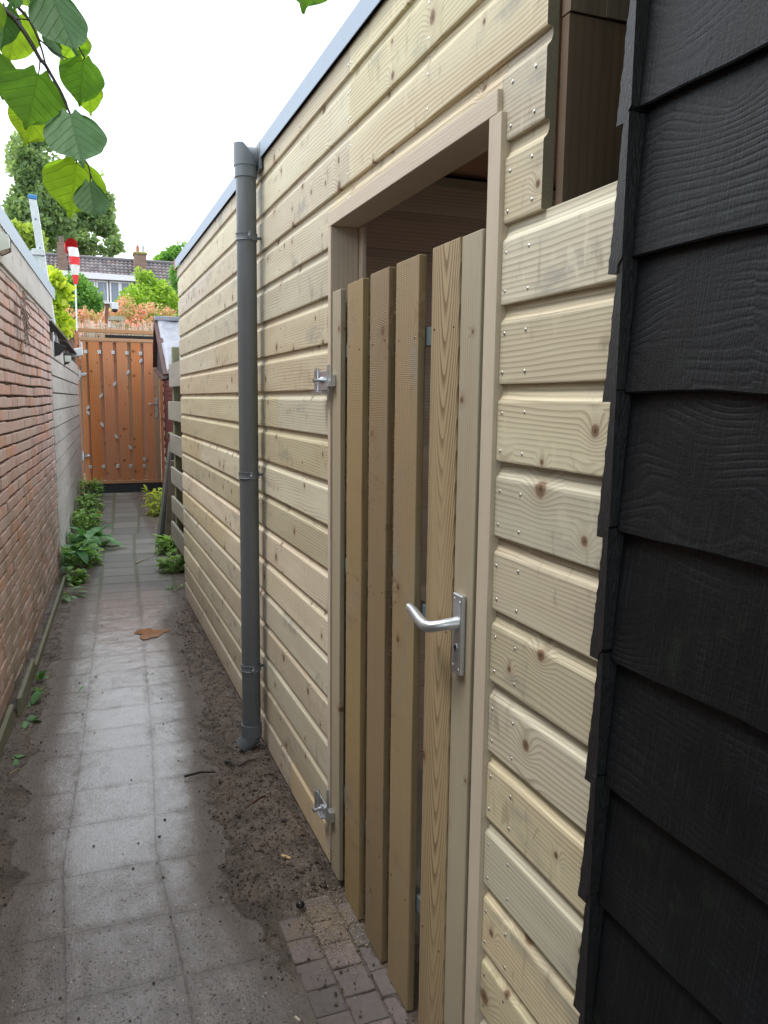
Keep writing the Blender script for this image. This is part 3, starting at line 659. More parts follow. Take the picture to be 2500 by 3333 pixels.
for i in range(len(BB)-1):          # boards of the far face, their sawn ends showing at the corner
    zb = BB[i+1]-.012+random.uniform(-.004, .004); zt = BB[i]+.004+random.uniform(-.003, .003); sd = random.random(); n = 22
    rows_in, rows_out = [], []
    for j in range(n+1):
        f = j/n; z = zb+(zt-zb)*f; out = .9585-.020*f+random.uniform(-.0017, .0014); inn = .929
        if f < .10: inn = .929+.010*(1-f/.10)*.0+ (.009 if f < .07 else 0)
        rows_in.append((inn, z)); rows_out.append((out, z))
    prof = rows_in+rows_out[::-1]; m = len(prof)
    vs = [(x, y, z) for x in (.6985+random.uniform(-.002, .001), 2.6) for y, z in prof]
    fs = []
    for j in range(n):
        a, b, c, d_ = j, j+1, m-2-j, m-1-j
        fs.append((a, b, c, d_)); fs.append((m+a, m+d_, m+c, m+b))
    fs += [(i2, i2+m, (i2+1) % m+m, (i2+1) % m) for i2 in range(m)]
    be.add(vs, fs, sd)
be.build('corner_boards', MAT['blackend'], barn)
t = MB(); t.box(.7395, .76, -1.2, .9285, -.1, 2.62); t.box(.76, 2.6, -1.2, .9285, -.1, 2.62); t.build('frame_wall', MAT['soil_wall'], barn)

# ================================================================ DOWNPIPE
PX = .655
def pipe_y(z): 
    a = atx(800.6, 575, PX); b = atx(818.2, 2280, PX); return a[1]+(b[1]-a[1])*(a[2]-z)/(a[2]-b[2])
dp = thing('downpipe', (PX, pipe_y(0), 0), 'grey plastic downpipe on the pale shed wall, wet with rain drops', 'downpipe')
P = lambda z, dx=0, dy=0: (PX+dx, pipe_y(z)+dy, z)
t = MB(); t.tube([P(.09), P(2.40)], .0395, 40); t.build('pipe', MAT['pvc'], dp)
t = MB(); t.tube([P(2.362), P(2.420)], .0445, 40); t.build('collar', MAT['pvc2'], dp)
# mitred 90 degree elbow
zt = 2.482; t = MB(); n = 40; R1 = .0475
yc = pipe_y(2.42); ring0, ring1, ring2 = [], [], []
for k in range(n):
    a = 2*math.pi*k/n; c, s_ = math.cos(a), math.sin(a)
    ring0.append((PX+R1*c, yc+R1*s_, 2.404)); ring1.append((PX+R1*c, yc+R1*s_, min(2.482-.006*c, 2.462-1.25*R1*c)))
t.add(ring0+ring1, [(k, (k+1) % n, n+(k+1) % n, n+k) for k in range(n)], .3, True)
t.add(ring0, [tuple(range(n-1, -1, -1))], .3)
t.add(ring1, [tuple(range(n))], .3); t.tube([(PX-.012, yc, 2.440), (PX+.046, yc, 2.440)], .0405, 28)
t.build('elbow', MAT['pvc2'], dp)
t = MB(); t.box(PX+.042, PX+.052, yc-.062, yc+.062, 2.388, 2.488); t.build('outlet_plate', MAT['pvc2'], dp, bevel=.002)
for zb in (2.137, 1.190, .360):
    t = MB(); yy = pipe_y(zb); t.tube([P(zb-.014), P(zb-.012), P(zb-.0115), P(zb+.0115), P(zb+.012), P(zb+.014)], [.0435, .0445, .0425, .0425, .0445, .0435], 36)
    t.box(PX-.002, PX+.002, yy-.0720, yy-.040, zb-.013, zb+.013); t.box(PX+.040, D+.002, yy-.006, yy+.006, zb-.005, zb+.005)
    br = t.build('bracket', MAT['pvc2'], dp, bevel=.0008)
    t = MB(); t.tube([(PX-.006, yy-.056, zb), (PX+.004, yy-.056, zb)], .005, 10); t.build('screw', MAT['steel'], br)
t = MB(); t.tube([P(.050), P(.1015)], .0445, 40); t.tube([P(.1015), P(.1035)], [.0455, .0445], 40)
e0 = np.array(P(.052)); t.tube([e0, e0+[-.004, 0, -.012], e0+[-.016, .003, -.030], e0+[-.040, .006, -.052]], [.041, .041, .040, .0395], 36, cap=False)
t.tube([e0+[-.036, .006, -.048], e0+[-.0385, .006, -.0505]], [.036, .036], 24)
t.build('shoe', MAT['pvc2'], dp)

# ================================================================ LEFT: BRICK OUTBUILDING
def LW(y): return -.58+.053*y
bshed = thing('brick_outbuilding', (LW(5), 5.0, 0), 'old red brick outbuilding with crumbling joints and grey weathered wooden fascia', 'outbuilding')
def brick_mat():
    m, nt = nmat('old_red_brick'); g = NT(nt); co = g.obj(); x = g.sep(co); sd = g.attr('seed'); n1 = g.noise(co, 45, 4, .65); n2 = g.noise(co, 5, 3)
    cr = g.n('ShaderNodeValToRGB'); g.link(sd, cr.inputs[0]); e = cr.color_ramp.elements
    e[0].position = 0; e[0].color = (.46, .30, .26, 1); e[1].position = 1; e[1].color = (.66, .39, .34, 1)
    for p_, c_ in ((.3, (.62, .44, .40, 1)), (.55, (.55, .44, .39, 1)), (.75, (.67, .46, .42, 1)), (.9, (.62, .33, .21, 1))):
        q = e.new(p_); q.color = c_
    c = g.mix(g.mr(n1, .35, .75, 0, .45), cr.outputs[0], (.60, .46, .40)); 
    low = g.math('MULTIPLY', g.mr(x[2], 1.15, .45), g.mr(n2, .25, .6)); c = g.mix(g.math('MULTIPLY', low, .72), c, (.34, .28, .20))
    c = g.mix(g.mr(n2, .58, .72, 0, .35), c, (.14, .10, .09))
    g.principled(c, .85, g.bump(n1, .003), spec=.25); return m
bk = MB(); mort = MB()
y_end = 7.33; CH = .0655; nz_ = 33
wob = lambda y, k: .003*math.sin(y*1.7+k*.35)+.002*math.sin(y*4.1+k*.8)
for k in range(nz_):
    z = .005+CH*k; y = 1.6-(.11 if k % 2 else 0)+random.uniform(-.02, .02)
    while y < y_end-.03:
        Lb = random.choice((.205, .215, .21, .10)) if random.random() < .8 else .165
        y1 = min(y+Lb, y_end); gap = random.uniform(.006, .012); hh = CH-random.uniform(.010, .017)
        o_ = random.uniform(-.003, .003); ym = (y+y1)/2; xw = LW(ym)
        dz = wob(ym, k); tilt = random.uniform(-.0015, .0015)
        ax = np.array([.053, 1, tilt*3]); ax = ax/np.linalg.norm(ax)
        cx = np.array([xw-.03+o_, ym, z+hh/2+dz]); bk.obox(cx, ax*((y1-y-gap)/2), (.03*1, -.03*.053, 0), (0, 0, hh/2), random.random())
        y = y1
    zt_ = z+CH
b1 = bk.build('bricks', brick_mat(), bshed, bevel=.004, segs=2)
vs = []; N = 150; Kz = 140
for j in range(Kz+1):
    for i in range(N+1):
        y = -1.0+(y_end-.012+1.0)*i/N; z = -.1+2.35*j/Kz
        vs.append((LW(y)-.016+.013*(noise.noise(Vector((y*9, z*22, 1)))), y, z))
mort.add(vs, [(j*(N+1)+i, j*(N+1)+i+1, (j+1)*(N+1)+i+1, (j+1)*(N+1)+i) for j in range(Kz) for i in range(N)], .5, False)
mort.add([(LW(y_end)-.016, y_end-.012, -.1), (LW(y_end)-.6, y_end-.012, -.1), (LW(y_end)-.6, y_end-.012, 2.25), (LW(y_end)-.016, y_end-.012, 2.25)], [(0, 1, 2, 3)])
_m, _nt = nmat('old_mortar'); _gg = NT(_nt); _c = _gg.obj(); _n = _gg.noise(_c, 40, 4, .7)
_gg.principled(_gg.mix(_gg.mr(_n, .35, .7), (.045, .03, .022), (.20, .165, .12)), .9, _gg.bump(_n, .004), spec=.2)
mort.build('mortar', _m, bshed)
MAT['greywood'] = wood('weathered_grey_wood', (.56, .53, .49), (.24, .20, .17), 'Y', 'Z', rings=140, ring_amt=.5, knots=.06, blue=.3, warm=(.42, .34, .27), bump=.0006, tintvar=.06)
MAT['greywood_v'] = wood('weathered_grey_post', (.36, .34, .31), (.16, .14, .12), 'Z', 'Y', rings=120, ring_amt=.5, knots=.05, blue=.3, warm=(.30, .26, .18), bump=.0012, tintvar=.06)
def fas(mb, x_off0, x_off1, y0, y1, z0, z1, segs=10):
    for i in range(segs):
        a, b = y0+(y1-y0)*i/segs, y0+(y1-y0)*(i+1)/segs
        mb.add([(LW(a)+x_off0, a, z0), (LW(a)+x_off1, a, z0), (LW(a)+x_off1, a, z1), (LW(a)+x_off0, a, z1), (LW(b)+x_off0, b, z0), (LW(b)+x_off1, b, z0), (LW(b)+x_off1, b, z1), (LW(b)+x_off0, b, z1)],
               [(0, 1, 2, 3), (7, 6, 5, 4), (0, 4, 5, 1), (1, 5, 6, 2), (2, 6, 7, 3), (3, 7, 4, 0)], .37)
t = MB(); fas(t, -.03, .018, -1, 7.48, 2.158, 2.372, 1); t.build('fascia', MAT['greywood'], bshed, bevel=.003)
t = MB(); fas(t, -.10, .004, -1, 7.45, 2.136, 2.156, 1); t.build('soffit', MAT['greywood'], bshed, bevel=.002)
t = MB(); fas(t, .019, .026, -1, 7.72, 2.340, 2.428, 1); fas(t, -.12, .026, -1, 7.72, 2.4285, 2.434, 1); t.build('roof_trim', simple('zinc_trim_old', (.36, .43, .48), .5, .35, .10, 8), bshed)
t = MB(); fas(t, -3, -.03, -1, 7.45, 2.373, 2.42, 1); t.build('roof', simple('roof_felt_old', (.07, .07, .07), .8), bshed)
t = MB()
for i in range(50): 
    y = 3.9+3.7*i/50; t.ball((LW(y)+.027, y, 2.338), (.003, .004, .005), nu=6, nv=4)
tag(t.build('water_drops', simple('water_drop', (.8, .85, .88), .05, 0, .02), bshed), kind='stuff')
# dead climber on the bricks
dv = MB(); random.seed(21)
base = np.array([LW(5.15)+.03, 5.15, 2.10])
for k in range(46):
    p = base+np.array([random.uniform(0, .02), random.gauss(0, .07), random.uniform(-.28, .02)]); pts = [p]; d_ = np.array([random.uniform(-.1, .2), random.gauss(0, .8), random.gauss(-.8, .6)]); d_ /= np.linalg.norm(d_)
    for j in range(5):
        d_ = d_+np.array([random.uniform(-.1, .1), random.gauss(0, .5), random.gauss(0, .4)]); d_ /= np.linalg.norm(d_); p = p+d_*random.uniform(.015, .035); p[0] = max(p[0], LW(p[1])+.006); pts.append(p.copy())
    r0 = random.uniform(.002, .006); dv.tube(pts, [r0, r0*.9, r0*.8, r0*.7, r0*.5, r0*.3], 5, True, random.random())
tag(dv.build('dead_vine', simple('dead_stems', (.36, .30, .27), .9, 0, .35, 60)), 'dry dead climber stems clinging under the fascia of the red bricks', 'climbing plant')
random.seed(11)
# lamp under the fascia at the frame edge
la = atx(8, 812, LW(4.35)+.07); lamp = thing('wall_lamp', (LW(4.45), 4.45, 2.25), 'glazed box wall lamp with black frame on the brick building fascia', 'lamp')
t = MB(); yl, zl = 4.45, 2.245; X0 = LW(yl)+.02
t.add([(X0, yl-.07, zl+.05), (X0, yl+.07, zl+.05), (X0, yl+.07, zl-.05), (X0, yl-.07, zl-.05), (X0+.045, yl-.05, zl+.03), (X0+.045, yl+.05, zl+.03), (X0+.045, yl+.05, zl-.03), (X0+.045, yl-.05, zl-.03)], [(4, 5, 6, 7), (0, 1, 5, 4), (1, 2, 6, 5), (2, 3, 7, 6), (3, 0, 4, 7)])
t.build('lamp_glass', simple('frosted_glass', (.62, .66, .58), .15, 0, .05), lamp)
t = MB()
for a, b in (((X0, yl-.07, zl+.05), (X0, yl+.07, zl+.05)), ((X0, yl+.07, zl+.05), (X0, yl+.07, zl-.05)), ((X0, yl+.07, zl-.05), (X0, yl-.07, zl-.05)), ((X0+.045, yl+.05, zl+.03), (X0, yl+.07, zl+.05)), ((X0+.045, yl+.05, zl-.03), (X0, yl+.07, zl-.05)), ((X0+.045, yl+.05, zl+.03), (X0+.045, yl+.05, zl-.03)), ((X0+.045, yl-.05, zl-.03), (X0+.045, yl+.05, zl-.03)), ((X0+.045, yl-.05, zl+.03), (X0+.045, yl+.05, zl+.03))): t.tube([a, b], .0035, 6)
t.build('lamp_frame', simple('black_metal', (.02, .02, .02), .4), lamp)
MAT['olderwood'] = wood('old_fence_wood', (.36, .34, .30), (.16, .14, .11), 'Y', 'Z', rings=140, ring_amt=.5, knots=.06, blue=.3, warm=(.28, .26, .18), bump=.0006, tintvar=.06)
# timber edging at the wall's foot
MAT['edging'] = wood('green_grey_edging', (.22, .21, .15), (.09, .08, .06), 'Y', 'Z', rings=120, knots=.05, blue=.3, warm=(.15, .16, .09))
ed = thing('timber_edging', (-.34, 4.5, 0), 'low weathered plank edging along the foot of the red brick wall', 'edging')
for (a, b, o_, zt_) in ((1.5, 3.92, .022, .085), (3.95, 4.55, .05, .10), (4.58, 6.9, .055, .055)):
    t = MB(); fas(t, o_, o_+.02, a, b, -.05, zt_, 1); t.build('plank', MAT['edging'], ed, bevel=.003)

# ================================================================ LEFT: GREY FENCE
def FX(y): return -.205+(y-7.34)*.0385
fence = thing('board_fence', (FX(10), 10.2, 0), 'weathered grey board fence beyond the red brick wall, with an open top', 'fence')
t = MB(); z = .06; k = 0
while z < 1.84:
    h = .148; 
    for i in range(1):
        a, b = 7.34, 13.2
        vs = []
        for y in (a, b):
            x = FX(y); vs += [(x+.014, y, z), (x+.018, y, z+.004), (x+.012, y, z+h-.009), (x-.020, y, z+h-.009), (x-.012, y, z)]
        t.add(vs, [(0, 1, 2, 3, 4), (9, 8, 7, 6, 5)]+[(q, q+5, (q+1) % 5+5, (q+1) % 5) for q in range(5)])
    z += h; k += 1
t.build('boards', MAT['greywood'], fence)
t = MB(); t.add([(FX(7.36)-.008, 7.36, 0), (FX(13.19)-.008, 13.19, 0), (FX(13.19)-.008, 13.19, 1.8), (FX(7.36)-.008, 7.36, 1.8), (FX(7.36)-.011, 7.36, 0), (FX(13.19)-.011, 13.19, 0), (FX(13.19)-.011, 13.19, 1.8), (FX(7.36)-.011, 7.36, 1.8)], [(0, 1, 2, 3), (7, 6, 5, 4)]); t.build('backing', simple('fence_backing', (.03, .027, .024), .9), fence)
t = MB(); 
for y in (7.40, 8.25, 9.2, 10.2, 11.2, 12.2, 13.1): t.box(FX(y)-.075, FX(y)-.018, y-.035, y+.035, 0, 2.10)
t.build('posts', MAT['greywood_v'], fence, bevel=.003)
t = MB()
for (a, b, z1, z2) in ((7.45, 10.1, 2.125, 2.145), (10.1, 13.3, 2.12, 2.11)):
    t.add([(FX(a)-.14, a, z1+.03), (FX(a)+.03, a, z1), (FX(a)+.03, a, z1+.018), (FX(a)-.14, a, z1+.05), (FX(b)-.14, b, z2+.03), (FX(b)+.03, b, z2), (FX(b)+.03, b, z2+.018), (FX(b)-.14, b, z2+.05)], [(0, 1, 2, 3), (7, 6, 5, 4), (0, 4, 5, 1), (1, 5, 6, 2), (2, 6, 7, 3), (3, 7, 4, 0)])
t.build('cap', simple('dark_cap', (.10, .085, .075), .8, 0, .3, 12), fence)
t = MB(); pass
t = MB()
for (a, b) in ((7.34, 13.2),):
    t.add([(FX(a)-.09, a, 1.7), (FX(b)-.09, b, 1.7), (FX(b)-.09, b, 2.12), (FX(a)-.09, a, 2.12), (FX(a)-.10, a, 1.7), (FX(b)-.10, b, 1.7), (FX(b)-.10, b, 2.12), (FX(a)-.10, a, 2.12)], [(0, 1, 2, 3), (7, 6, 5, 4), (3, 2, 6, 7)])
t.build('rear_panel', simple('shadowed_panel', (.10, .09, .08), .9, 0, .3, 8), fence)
t = MB(); t.add([(FX(7.34)+.012, 7.34, -.03), (FX(13.2)+.012, 13.2, -.03), (FX(13.2)+.012, 13.2, .062), (FX(7.34)+.012, 7.34, .19), (FX(7.34)-.01, 7.34, -.03), (FX(13.2)-.01, 13.2, -.03), (FX(13.2)-.01, 13.2, .062), (FX(7.34)-.01, 7.34, .19)], [(0, 1, 2, 3), (7, 6, 5, 4), (3, 2, 6, 7), (0, 3, 7, 4)])
t.build('gravel_board', wood('mossy_plank', (.27, .27, .13), (.12, .13, .06), 'Y', 'Z', rings=100, knots=.02, warm=(.22, .26, .08)), fence)
# fence lights, cable, flood light camera
def wedge_light(c, s, name, mat, label):
    th = thing(name, c, label, 'lamp'); x, y, z = c; b = MB()
    b.prism([(0, s*.55), (s*.95, s*.1), (s*.45, -s*.45), (0, -s*.6)], 1, 0, 1)
    vs = [(x+v[0], y-s*.45+v[1]*s*.9, z+v[2]) for v in b.v]; q = MB(); q.add(vs, b.f[:], .5); q.build('housing', mat, th, bevel=.002); return th, q
blk_pl = simple('black_plastic', (.02, .02, .022), .45)
a = aty(181, 1134, 7.75); wl_, _ = wedge_light((FX(7.75)+.004, 7.75, a[2]), .125, 'fence_light', blk_pl, 'larger black wedge shaped light high on the near end of the grey fence')
a = aty(206, 1167, 9.3); wl2, _ = wedge_light((FX(9.3)+.004, 9.3, a[2]), .12, 'fence_light', blk_pl, 'smaller wedge light with pale glass face, further along the grey fence')
t = MB(); c = wloc(wl2); t.box(c.x+.02, c.x+.085, c.y-.0585, c.y-.0555, c.z-.035, c.z+.03); t.build('lamp_glass', simple('pale_glass', (.6, .62, .55), .2), wl2)
cbl = MB(); pts = []
for i in range(22): a_ = math.pi*(i/21)*1.15-.3; pts.append((FX(7.8)+.012, 7.62+.24*(1-math.cos(a_))*.8, 1.90+.17*math.sin(a_)))
cbl.tube(pts, .006, 6); pts2 = [(p[0]+.004, p[1]+.22, p[2]-.01) for p in pts]; cbl.tube(pts2, .005, 6)
tag(cbl.build('cable', simple('white_cable', (.55, .56, .52), .6)), 'looped white cable hanging above the larger fence light', 'cable')
fc = thing('security_camera', (FX(12.6), 12.6, 1.93), 'white floodlight camera with tilted solar panel, at the hinge side of the orange gate', 'camera')
white = simple('white_plastic', (.62, .66, .70), .4, 0, .05); c0 = aty(248, 1148, 12.5)
t = MB(); t.obox(c0, (.085, 0, .02), (0, .07, 0), (-.012, 0, .055)); t.build('body', white, fc, bevel=.01)
t = MB(); t.obox(c0+[.08, -.02, .08], (.012, .05, .0), (0, .01, .0), (-.004, 0, .075)); t.build('solar_panel', white, fc, bevel=.004)
t = MB(); t.tube([c0+[-.06, 0, -.04], c0+[-.07, .05, -.17]], .014, 8); t.tube([c0+[-.08, 0, 0], c0+[-.16, .05, .02]], .012, 8); t.build('bracket', simple('grey_metal', (.35, .38, .42), .4, .5), fc, bevel=None)
bx = aty(272, 1092, 13.0); t = MB(); t.box(bx[0]-.38, bx[0]-.14, 12.9, 13.1, bx[2]-.045, bx[2]+.03); t.prism([(bx[0]-.37, bx[2]+.03), (bx[0]-.15, bx[2]+.03), (bx[0]-.18, bx[2]+.07), (bx[0]-.33, bx[2]+.07)], 1, 12.92, 13.08)
tag(t.build('roof_box', blk_pl, bevel=.004), 'small dark box with grey lid behind the gate post', 'box')

# ================================================================ ORANGE GATE
GY = 13.35
gate = thing('garden_gate', (.66, GY, 0), 'orange brown slatted wooden gate with silver corner clips closing the alley', 'gate')
MAT['gate'] = wood('orange_larch', (.56, .20, .08), (.25, .075, .03), 'Z', 'X', rings=40, ring_amt=.7, knots=.24, knotcol=(.16, .04, .018), blue=0, warm=(.52, .27, .13), tintvar=.035, warp=3, var=.6, knot_r=.17)
MAT['gateh'] = wood('orange_larch_level', (.50, .27, .14), (.22, .08, .035), 'X', 'Z', rings=60, ring_amt=.4, knots=.05, blue=0, warm=(.46, .26, .14), tintvar=.05)
MAT['gateback'] = wood('pale_larch_back', (.42, .25, .16), (.18, .09, .05), 'Z', 'X', rings=45, ring_amt=.4, knots=.15, blue=.1, warm=(.35, .25, .19))
g2 = lambda x, y: aty(150+x/3.687, 950+y/3.687, GY); g3 = lambda x, y: aty(150+x/3.53, 1300+y/3.53, GY)
bounds = [(.078, .155), (.188, .350), (.396, .555), (.604, .768), (.818, .965), (1.010, 1.150)]
for a, b in bounds:
    t = MB(); t.box(a, b, GY-.02, GY, .20, 2.365); t.build('slat', MAT['gate'], gate, bevel=.004)
for a, b in ((.140, .205), (.335, .412), (.54, .62), (.75, .835), (.95, 1.03)):
    t = MB(); t.box(a, b, GY+.03, GY+.048, .20, 2.36); t.build('rear_slat', MAT['gateback'], gate, bevel=.003)
t = MB(); t.box(1.153, 1.232, GY-.022, GY+.02, .19, 2.37); t.build('stile', MAT['gateback'], gate, bevel=.003)
t = MB(); t.box(.072, 1.236, GY-.03, GY+.03, .150, .198); t.build('rail', MAT['gateh'], gate, bevel=.003)
t = MB(); t.box(.060, 1.190, GY-.03, GY+.03, 2.372, 2.420); t.build('rail', MAT['gateh'], gate, bevel=.003)
t = MB(); t.box(.005, 1.31, GY-.02, GY+.06, 2.50, 2.555); t.build('frame_beam', MAT['gateh'], gate, bevel=.003)
t = MB(); t.box(.004, .056, GY-.015, GY+.055, .0, 2.498); t.build('frame_post', MAT['gate'], gate, bevel=.003)
t = MB(); t.box(1.246, 1.292, GY-.015, GY+.055, .0, 2.498); t.build('frame_post', MAT['gate'], gate, bevel=.003)
t = MB(); t.box(.012, 1.285, GY-.012, GY+.03, -.02, .147); t.build('plinth', simple('dark_rubber_plinth', (.022, .025, .032), .55, 0, .2, 6), gate)
clips = [g2(x, y) for x, y in ((475, 718), (638, 722), (803, 728), (968, 735), (1130, 740))]+[g3(x, y) for x, y in ((508, 775), (660, 772), (820, 768), (970, 767), (1128, 765))]
dia = [(g2(x, y), 1) for x, y in ((1135, 830), (980, 968), (820, 1108), (658, 1248), (503, 1388))]+[(g3(x, y), -1) for x, y in ((483, 155), (643, 290), (805, 425), (965, 550), (1125, 683))]
for p in clips:
    t = MB(); t.box(p[0]-.024, p[0]+.024, GY-.026, GY+.026, p[2]-.026, p[2]+.026); t.build('clip', MAT['steel'], gate, bevel=.002)
for p, s_ in dia:
    t = MB(); t.prism([(p[0]-.024, p[2]-.026-s_*.018), (p[0]+.024, p[2]-.026+s_*.018), (p[0]+.024, p[2]+.026+s_*.018), (p[0]-.024, p[2]+.026-s_*.018)], 1, GY-.026, GY+.026); t.build('clip', MAT['steel'], gate, bevel=.002)
t = MB(); t.box(1.165, 1.205, GY-.030, GY-.0225, 1.20, 1.50); gh = t.build('handle_plate', MAT['steel'], gate, bevel=.003)
t = MB(); t.tube([(1.185, GY-.03, 1.405), (1.185, GY-.075, 1.405), (1.06, GY-.08, 1.405)], .012, 10); t.build('handle', MAT['alu'], gh)
for zc in (1.86, .60):
    t = MB(); t.box(.03, .062, GY-.024, GY-.0165, zc-.09, zc+.07); t.tube([(.066, GY-.04, zc-.05), (.066, GY-.04, zc+.05)], .014, 10); t.box(.07, .14, GY-.033, GY-.025, zc-.025, zc+.02); t.tube([(.12, GY-.03, zc), (.155, GY-.06, zc)], .010, 8); t.build('hinge', MAT['steel'], gate, bevel=.001)
# reed screen behind the gate
rs_ = MB(); random.seed(5)
for i in range(150):
    x = .02+1.25*i/150+random.uniform(-.004, .004); h = 2.67+random.uniform(-.07, .06)
    if random.random() < .12: continue
    rs_.tube([(x, GY+.25, 2.1), (x+random.uniform(-.012, .012), GY+.25, h)], random.uniform(.003, .006), 5, True, random.random(), False)
_m, _nt = nmat('reed_stems'); _gg = NT(_nt); _gg.principled(_gg.mix(_gg.attr('seed'), (.42, .35, .26), (.78, .70, .58)), .8)
tag(rs_.build('reed_screen', _m), 'thin pale reed screen standing above and behind the orange gate', 'screen')
t = MB(); t.box(.45, 1.30, GY+.18, GY+.22, 2.43, 2.485); tag(t.build('black_rail', blk_pl, bevel=.004), 'black rail seen between gate top and frame beam', 'rail')
# post with dome camera above the gate
pc_ = aty(346, 985, 14.2); cam2 = thing('camera_post', (pc_[0], 14.2, 2.2), 'brown post carrying a white dome camera above the reed screen', 'post')
t = MB(); t.box(pc_[0]-.03, pc_[0]+.03, 14.2-.03, 14.23, 2.2, pc_[2]+.02); t.build('post', simple('brown_post', (.22, .10, .06), .8), cam2, bevel=.003)
ct = thing('security_camera', (pc_[0]+.1, 14.15, 3.0), 'white dome camera on the brown post above the gate', 'camera'); q0 = aty(369, 994, 14.15)
t = MB(); t.box(q0[0]-.14, q0[0]+.02, 14.12, 14.17, q0[2]+.02, q0[2]+.05); t.tube([q0+[.02, 0, .05], q0+[.02, 0, -.02], q0+[.02, 0, -.06]], [.055, .060, .058], 18); t.build('housing', white, ct, bevel=.004)
t = MB(); t.ball(q0+[.02, -.012, -.068], .048, .5, 14, 8); t.build('lens', blk_pl, ct)
bh = aty(376, 1040, 13.9); nb = thing('bird_table', (bh[0], 13.9, 2.3), 'small wooden bird table with a pale tin behind the reed screen', 'bird table')
t = MB(); t.prism([(bh[0]-.12, bh[2]-.02), (bh[0]+.15, bh[2]-.02), (bh[0]+.13, bh[2]+.05), (bh[0]-.10, bh[2]+.05)], 1, 13.83, 13.97); t.build('roof', simple('grey_board', (.33, .33, .25), .8, 0, .2, 20), nb)
t = MB(); t.box(bh[0]-.07, bh[0]+.17, 13.84, 13.96, bh[2]-.09, bh[2]-.05); t.box(bh[0]+.02, bh[0]+.06, 13.88, 13.92, 2.2, bh[2]-.02); t.build('tray', simple('tan_board', (.40, .27, .15), .8), nb)
t = MB(); t.box(bh[0]-.10, bh[0]+.0, 13.86, 13.94, bh[2]-.13, bh[2]-.045); t.build('tin', white, nb, bevel=.008)
cb2 = MB(); cb2.tube([q0+[-.13, 0, -.02], q0+[-.14, 0, -.12], q0+[-.20, 0, -.22], q0+[-.22, 0, -.42]], .007, 6); tag(cb2.build('cable', simple('cream_cable', (.6, .55, .45), .6)), 'cream cable curling down beside the brown camera post', 'cable')

# windsock
ws = thing('windsock', (.042, GY-.05, 2.5), 'red and white striped windsock hanging limp from a thin grey pole above the gate', 'windsock')
top = aty(240, 800, GY-.05); pb = aty(251, 1078, GY-.05); pm = aty(246, 930, GY-.05)
t = MB(); t.tube([pb, pm, top+[.0, 0, -.02]], .012, 8); t.build('pole', MAT['steel'], ws)
rc = aty(232, 795, GY-.06); 
def sock_ring(px, py, rx, yoff=0): c_ = aty(px, py, GY-.06); return np.array([c_, (rx, 0, 0)], dtype=object)
def swatch(col, nm): return simple(nm, col, .75, 0, .12, 30)
red, whi = swatch((.80, .05, .06), 'red_cloth'), swatch((.80, .78, .76), 'white_cloth')
def band(p0, r0, p1, r1, mat, nm):
    b = MB(); n = 20; rings = []
    for j in range(7):
        f = j/6; c_ = np.array(p0)*(1-f)+np.array(p1)*f; r = r0*(1-f)+r1*f; ring = []
        for k in range(n):
            a = 2*math.pi*k/n; rr = r*(1+.10*math.sin(3*a+j*.5)+.05*math.sin(7*a)); ring.append((c_[0]+rr*math.cos(a), c_[1]+rr*.6*math.sin(a), c_[2]))
        rings.append(ring)
    vs = [q for r_ in rings for q in r_]; b.add(vs, [(j*n+k, j*n+(k+1) % n, (j+1)*n+(k+1) % n, (j+1)*n+k) for j in range(6) for k in range(n)], .5, True); return b.build(nm, mat, ws)
sk = [aty(*p, GY-.06) for p in ((236, 810), (241, 836), (243, 862), (245, 895), (246, 925))]
band(sk[0]+[0, 0, .02], .070, sk[1], .074, whi, 'white_band'); band(sk[1], .074, sk[2], .068, red, 'red_band'); band(sk[2], .068, sk[3], .047, whi, 'white_band'); band(sk[3], .047, sk[4], .028, red, 'red_band')
b = MB(); n = 26; R_ = .090; cc = rc; tl = np.array([.15, -1, -.35]); tl /= np.linalg.norm(tl); sx = np.cross(tl, (0, 0, 1)); sx /= np.linalg.norm(sx); sy = np.cross(sx, tl)
rings = []
for (rr, dd) in ((1.0, 0), (1.0, .04), (.95, .09), (.8, .16)):
    rings.append([cc+(sx*math.cos(2*math.pi*k/n)+sy*math.sin(2*math.pi*k/n))*R_*rr*(1+.05*math.sin(k*1.9))-tl*dd+np.array([0, 0, -dd*.7]) for k in range(n)])
vs = [q for r_ in rings for q in r_]; b.add(vs, [(j*n+k, j*n+(k+1) % n, (j+1)*n+(k+1) % n, (j+1)*n+k) for j in range(3) for k in range(n)], .5, True)
b.add(rings[-1], [tuple(range(n))]); b.build('mouth', red, ws)

# ================================================================ RIGHT, BEYOND THE SHED
sf = thing('slatted_fence', (.80, 7.0, 0), 'old grey fence of spaced horizontal boards just past the pale shed', 'fence')
for (z0_, z1_) in ((1.60, 1.80), (1.31, 1.475), (1.02, 1.185), (.74, .885), (.475, .615), (.20, .37)):
    t = MB(); y1 = 7.50+random.uniform(-.08, .08)
    t.box(.775, .797, 6.12, y1, z0_, z1_); t.build('board', MAT['olderwood'], sf, bevel=.003)
t = MB(); t.box(.800, .86, 6.55, 6.63, 0, 1.95); t.box(.800, .86, 7.33, 7.42, 0, 1.95); t.build('post', wood('green_stained_post', (.22, .23, .13), (.1, .11, .06), 'Z', 'Y'), sf, bevel=.004)
t = MB(); t.box(.90, .92, 6.1, 7.6, 0, 1.9); t.build('backing', simple('dark_backing', (.035, .03, .022), .9, 0, .3, 8), sf)
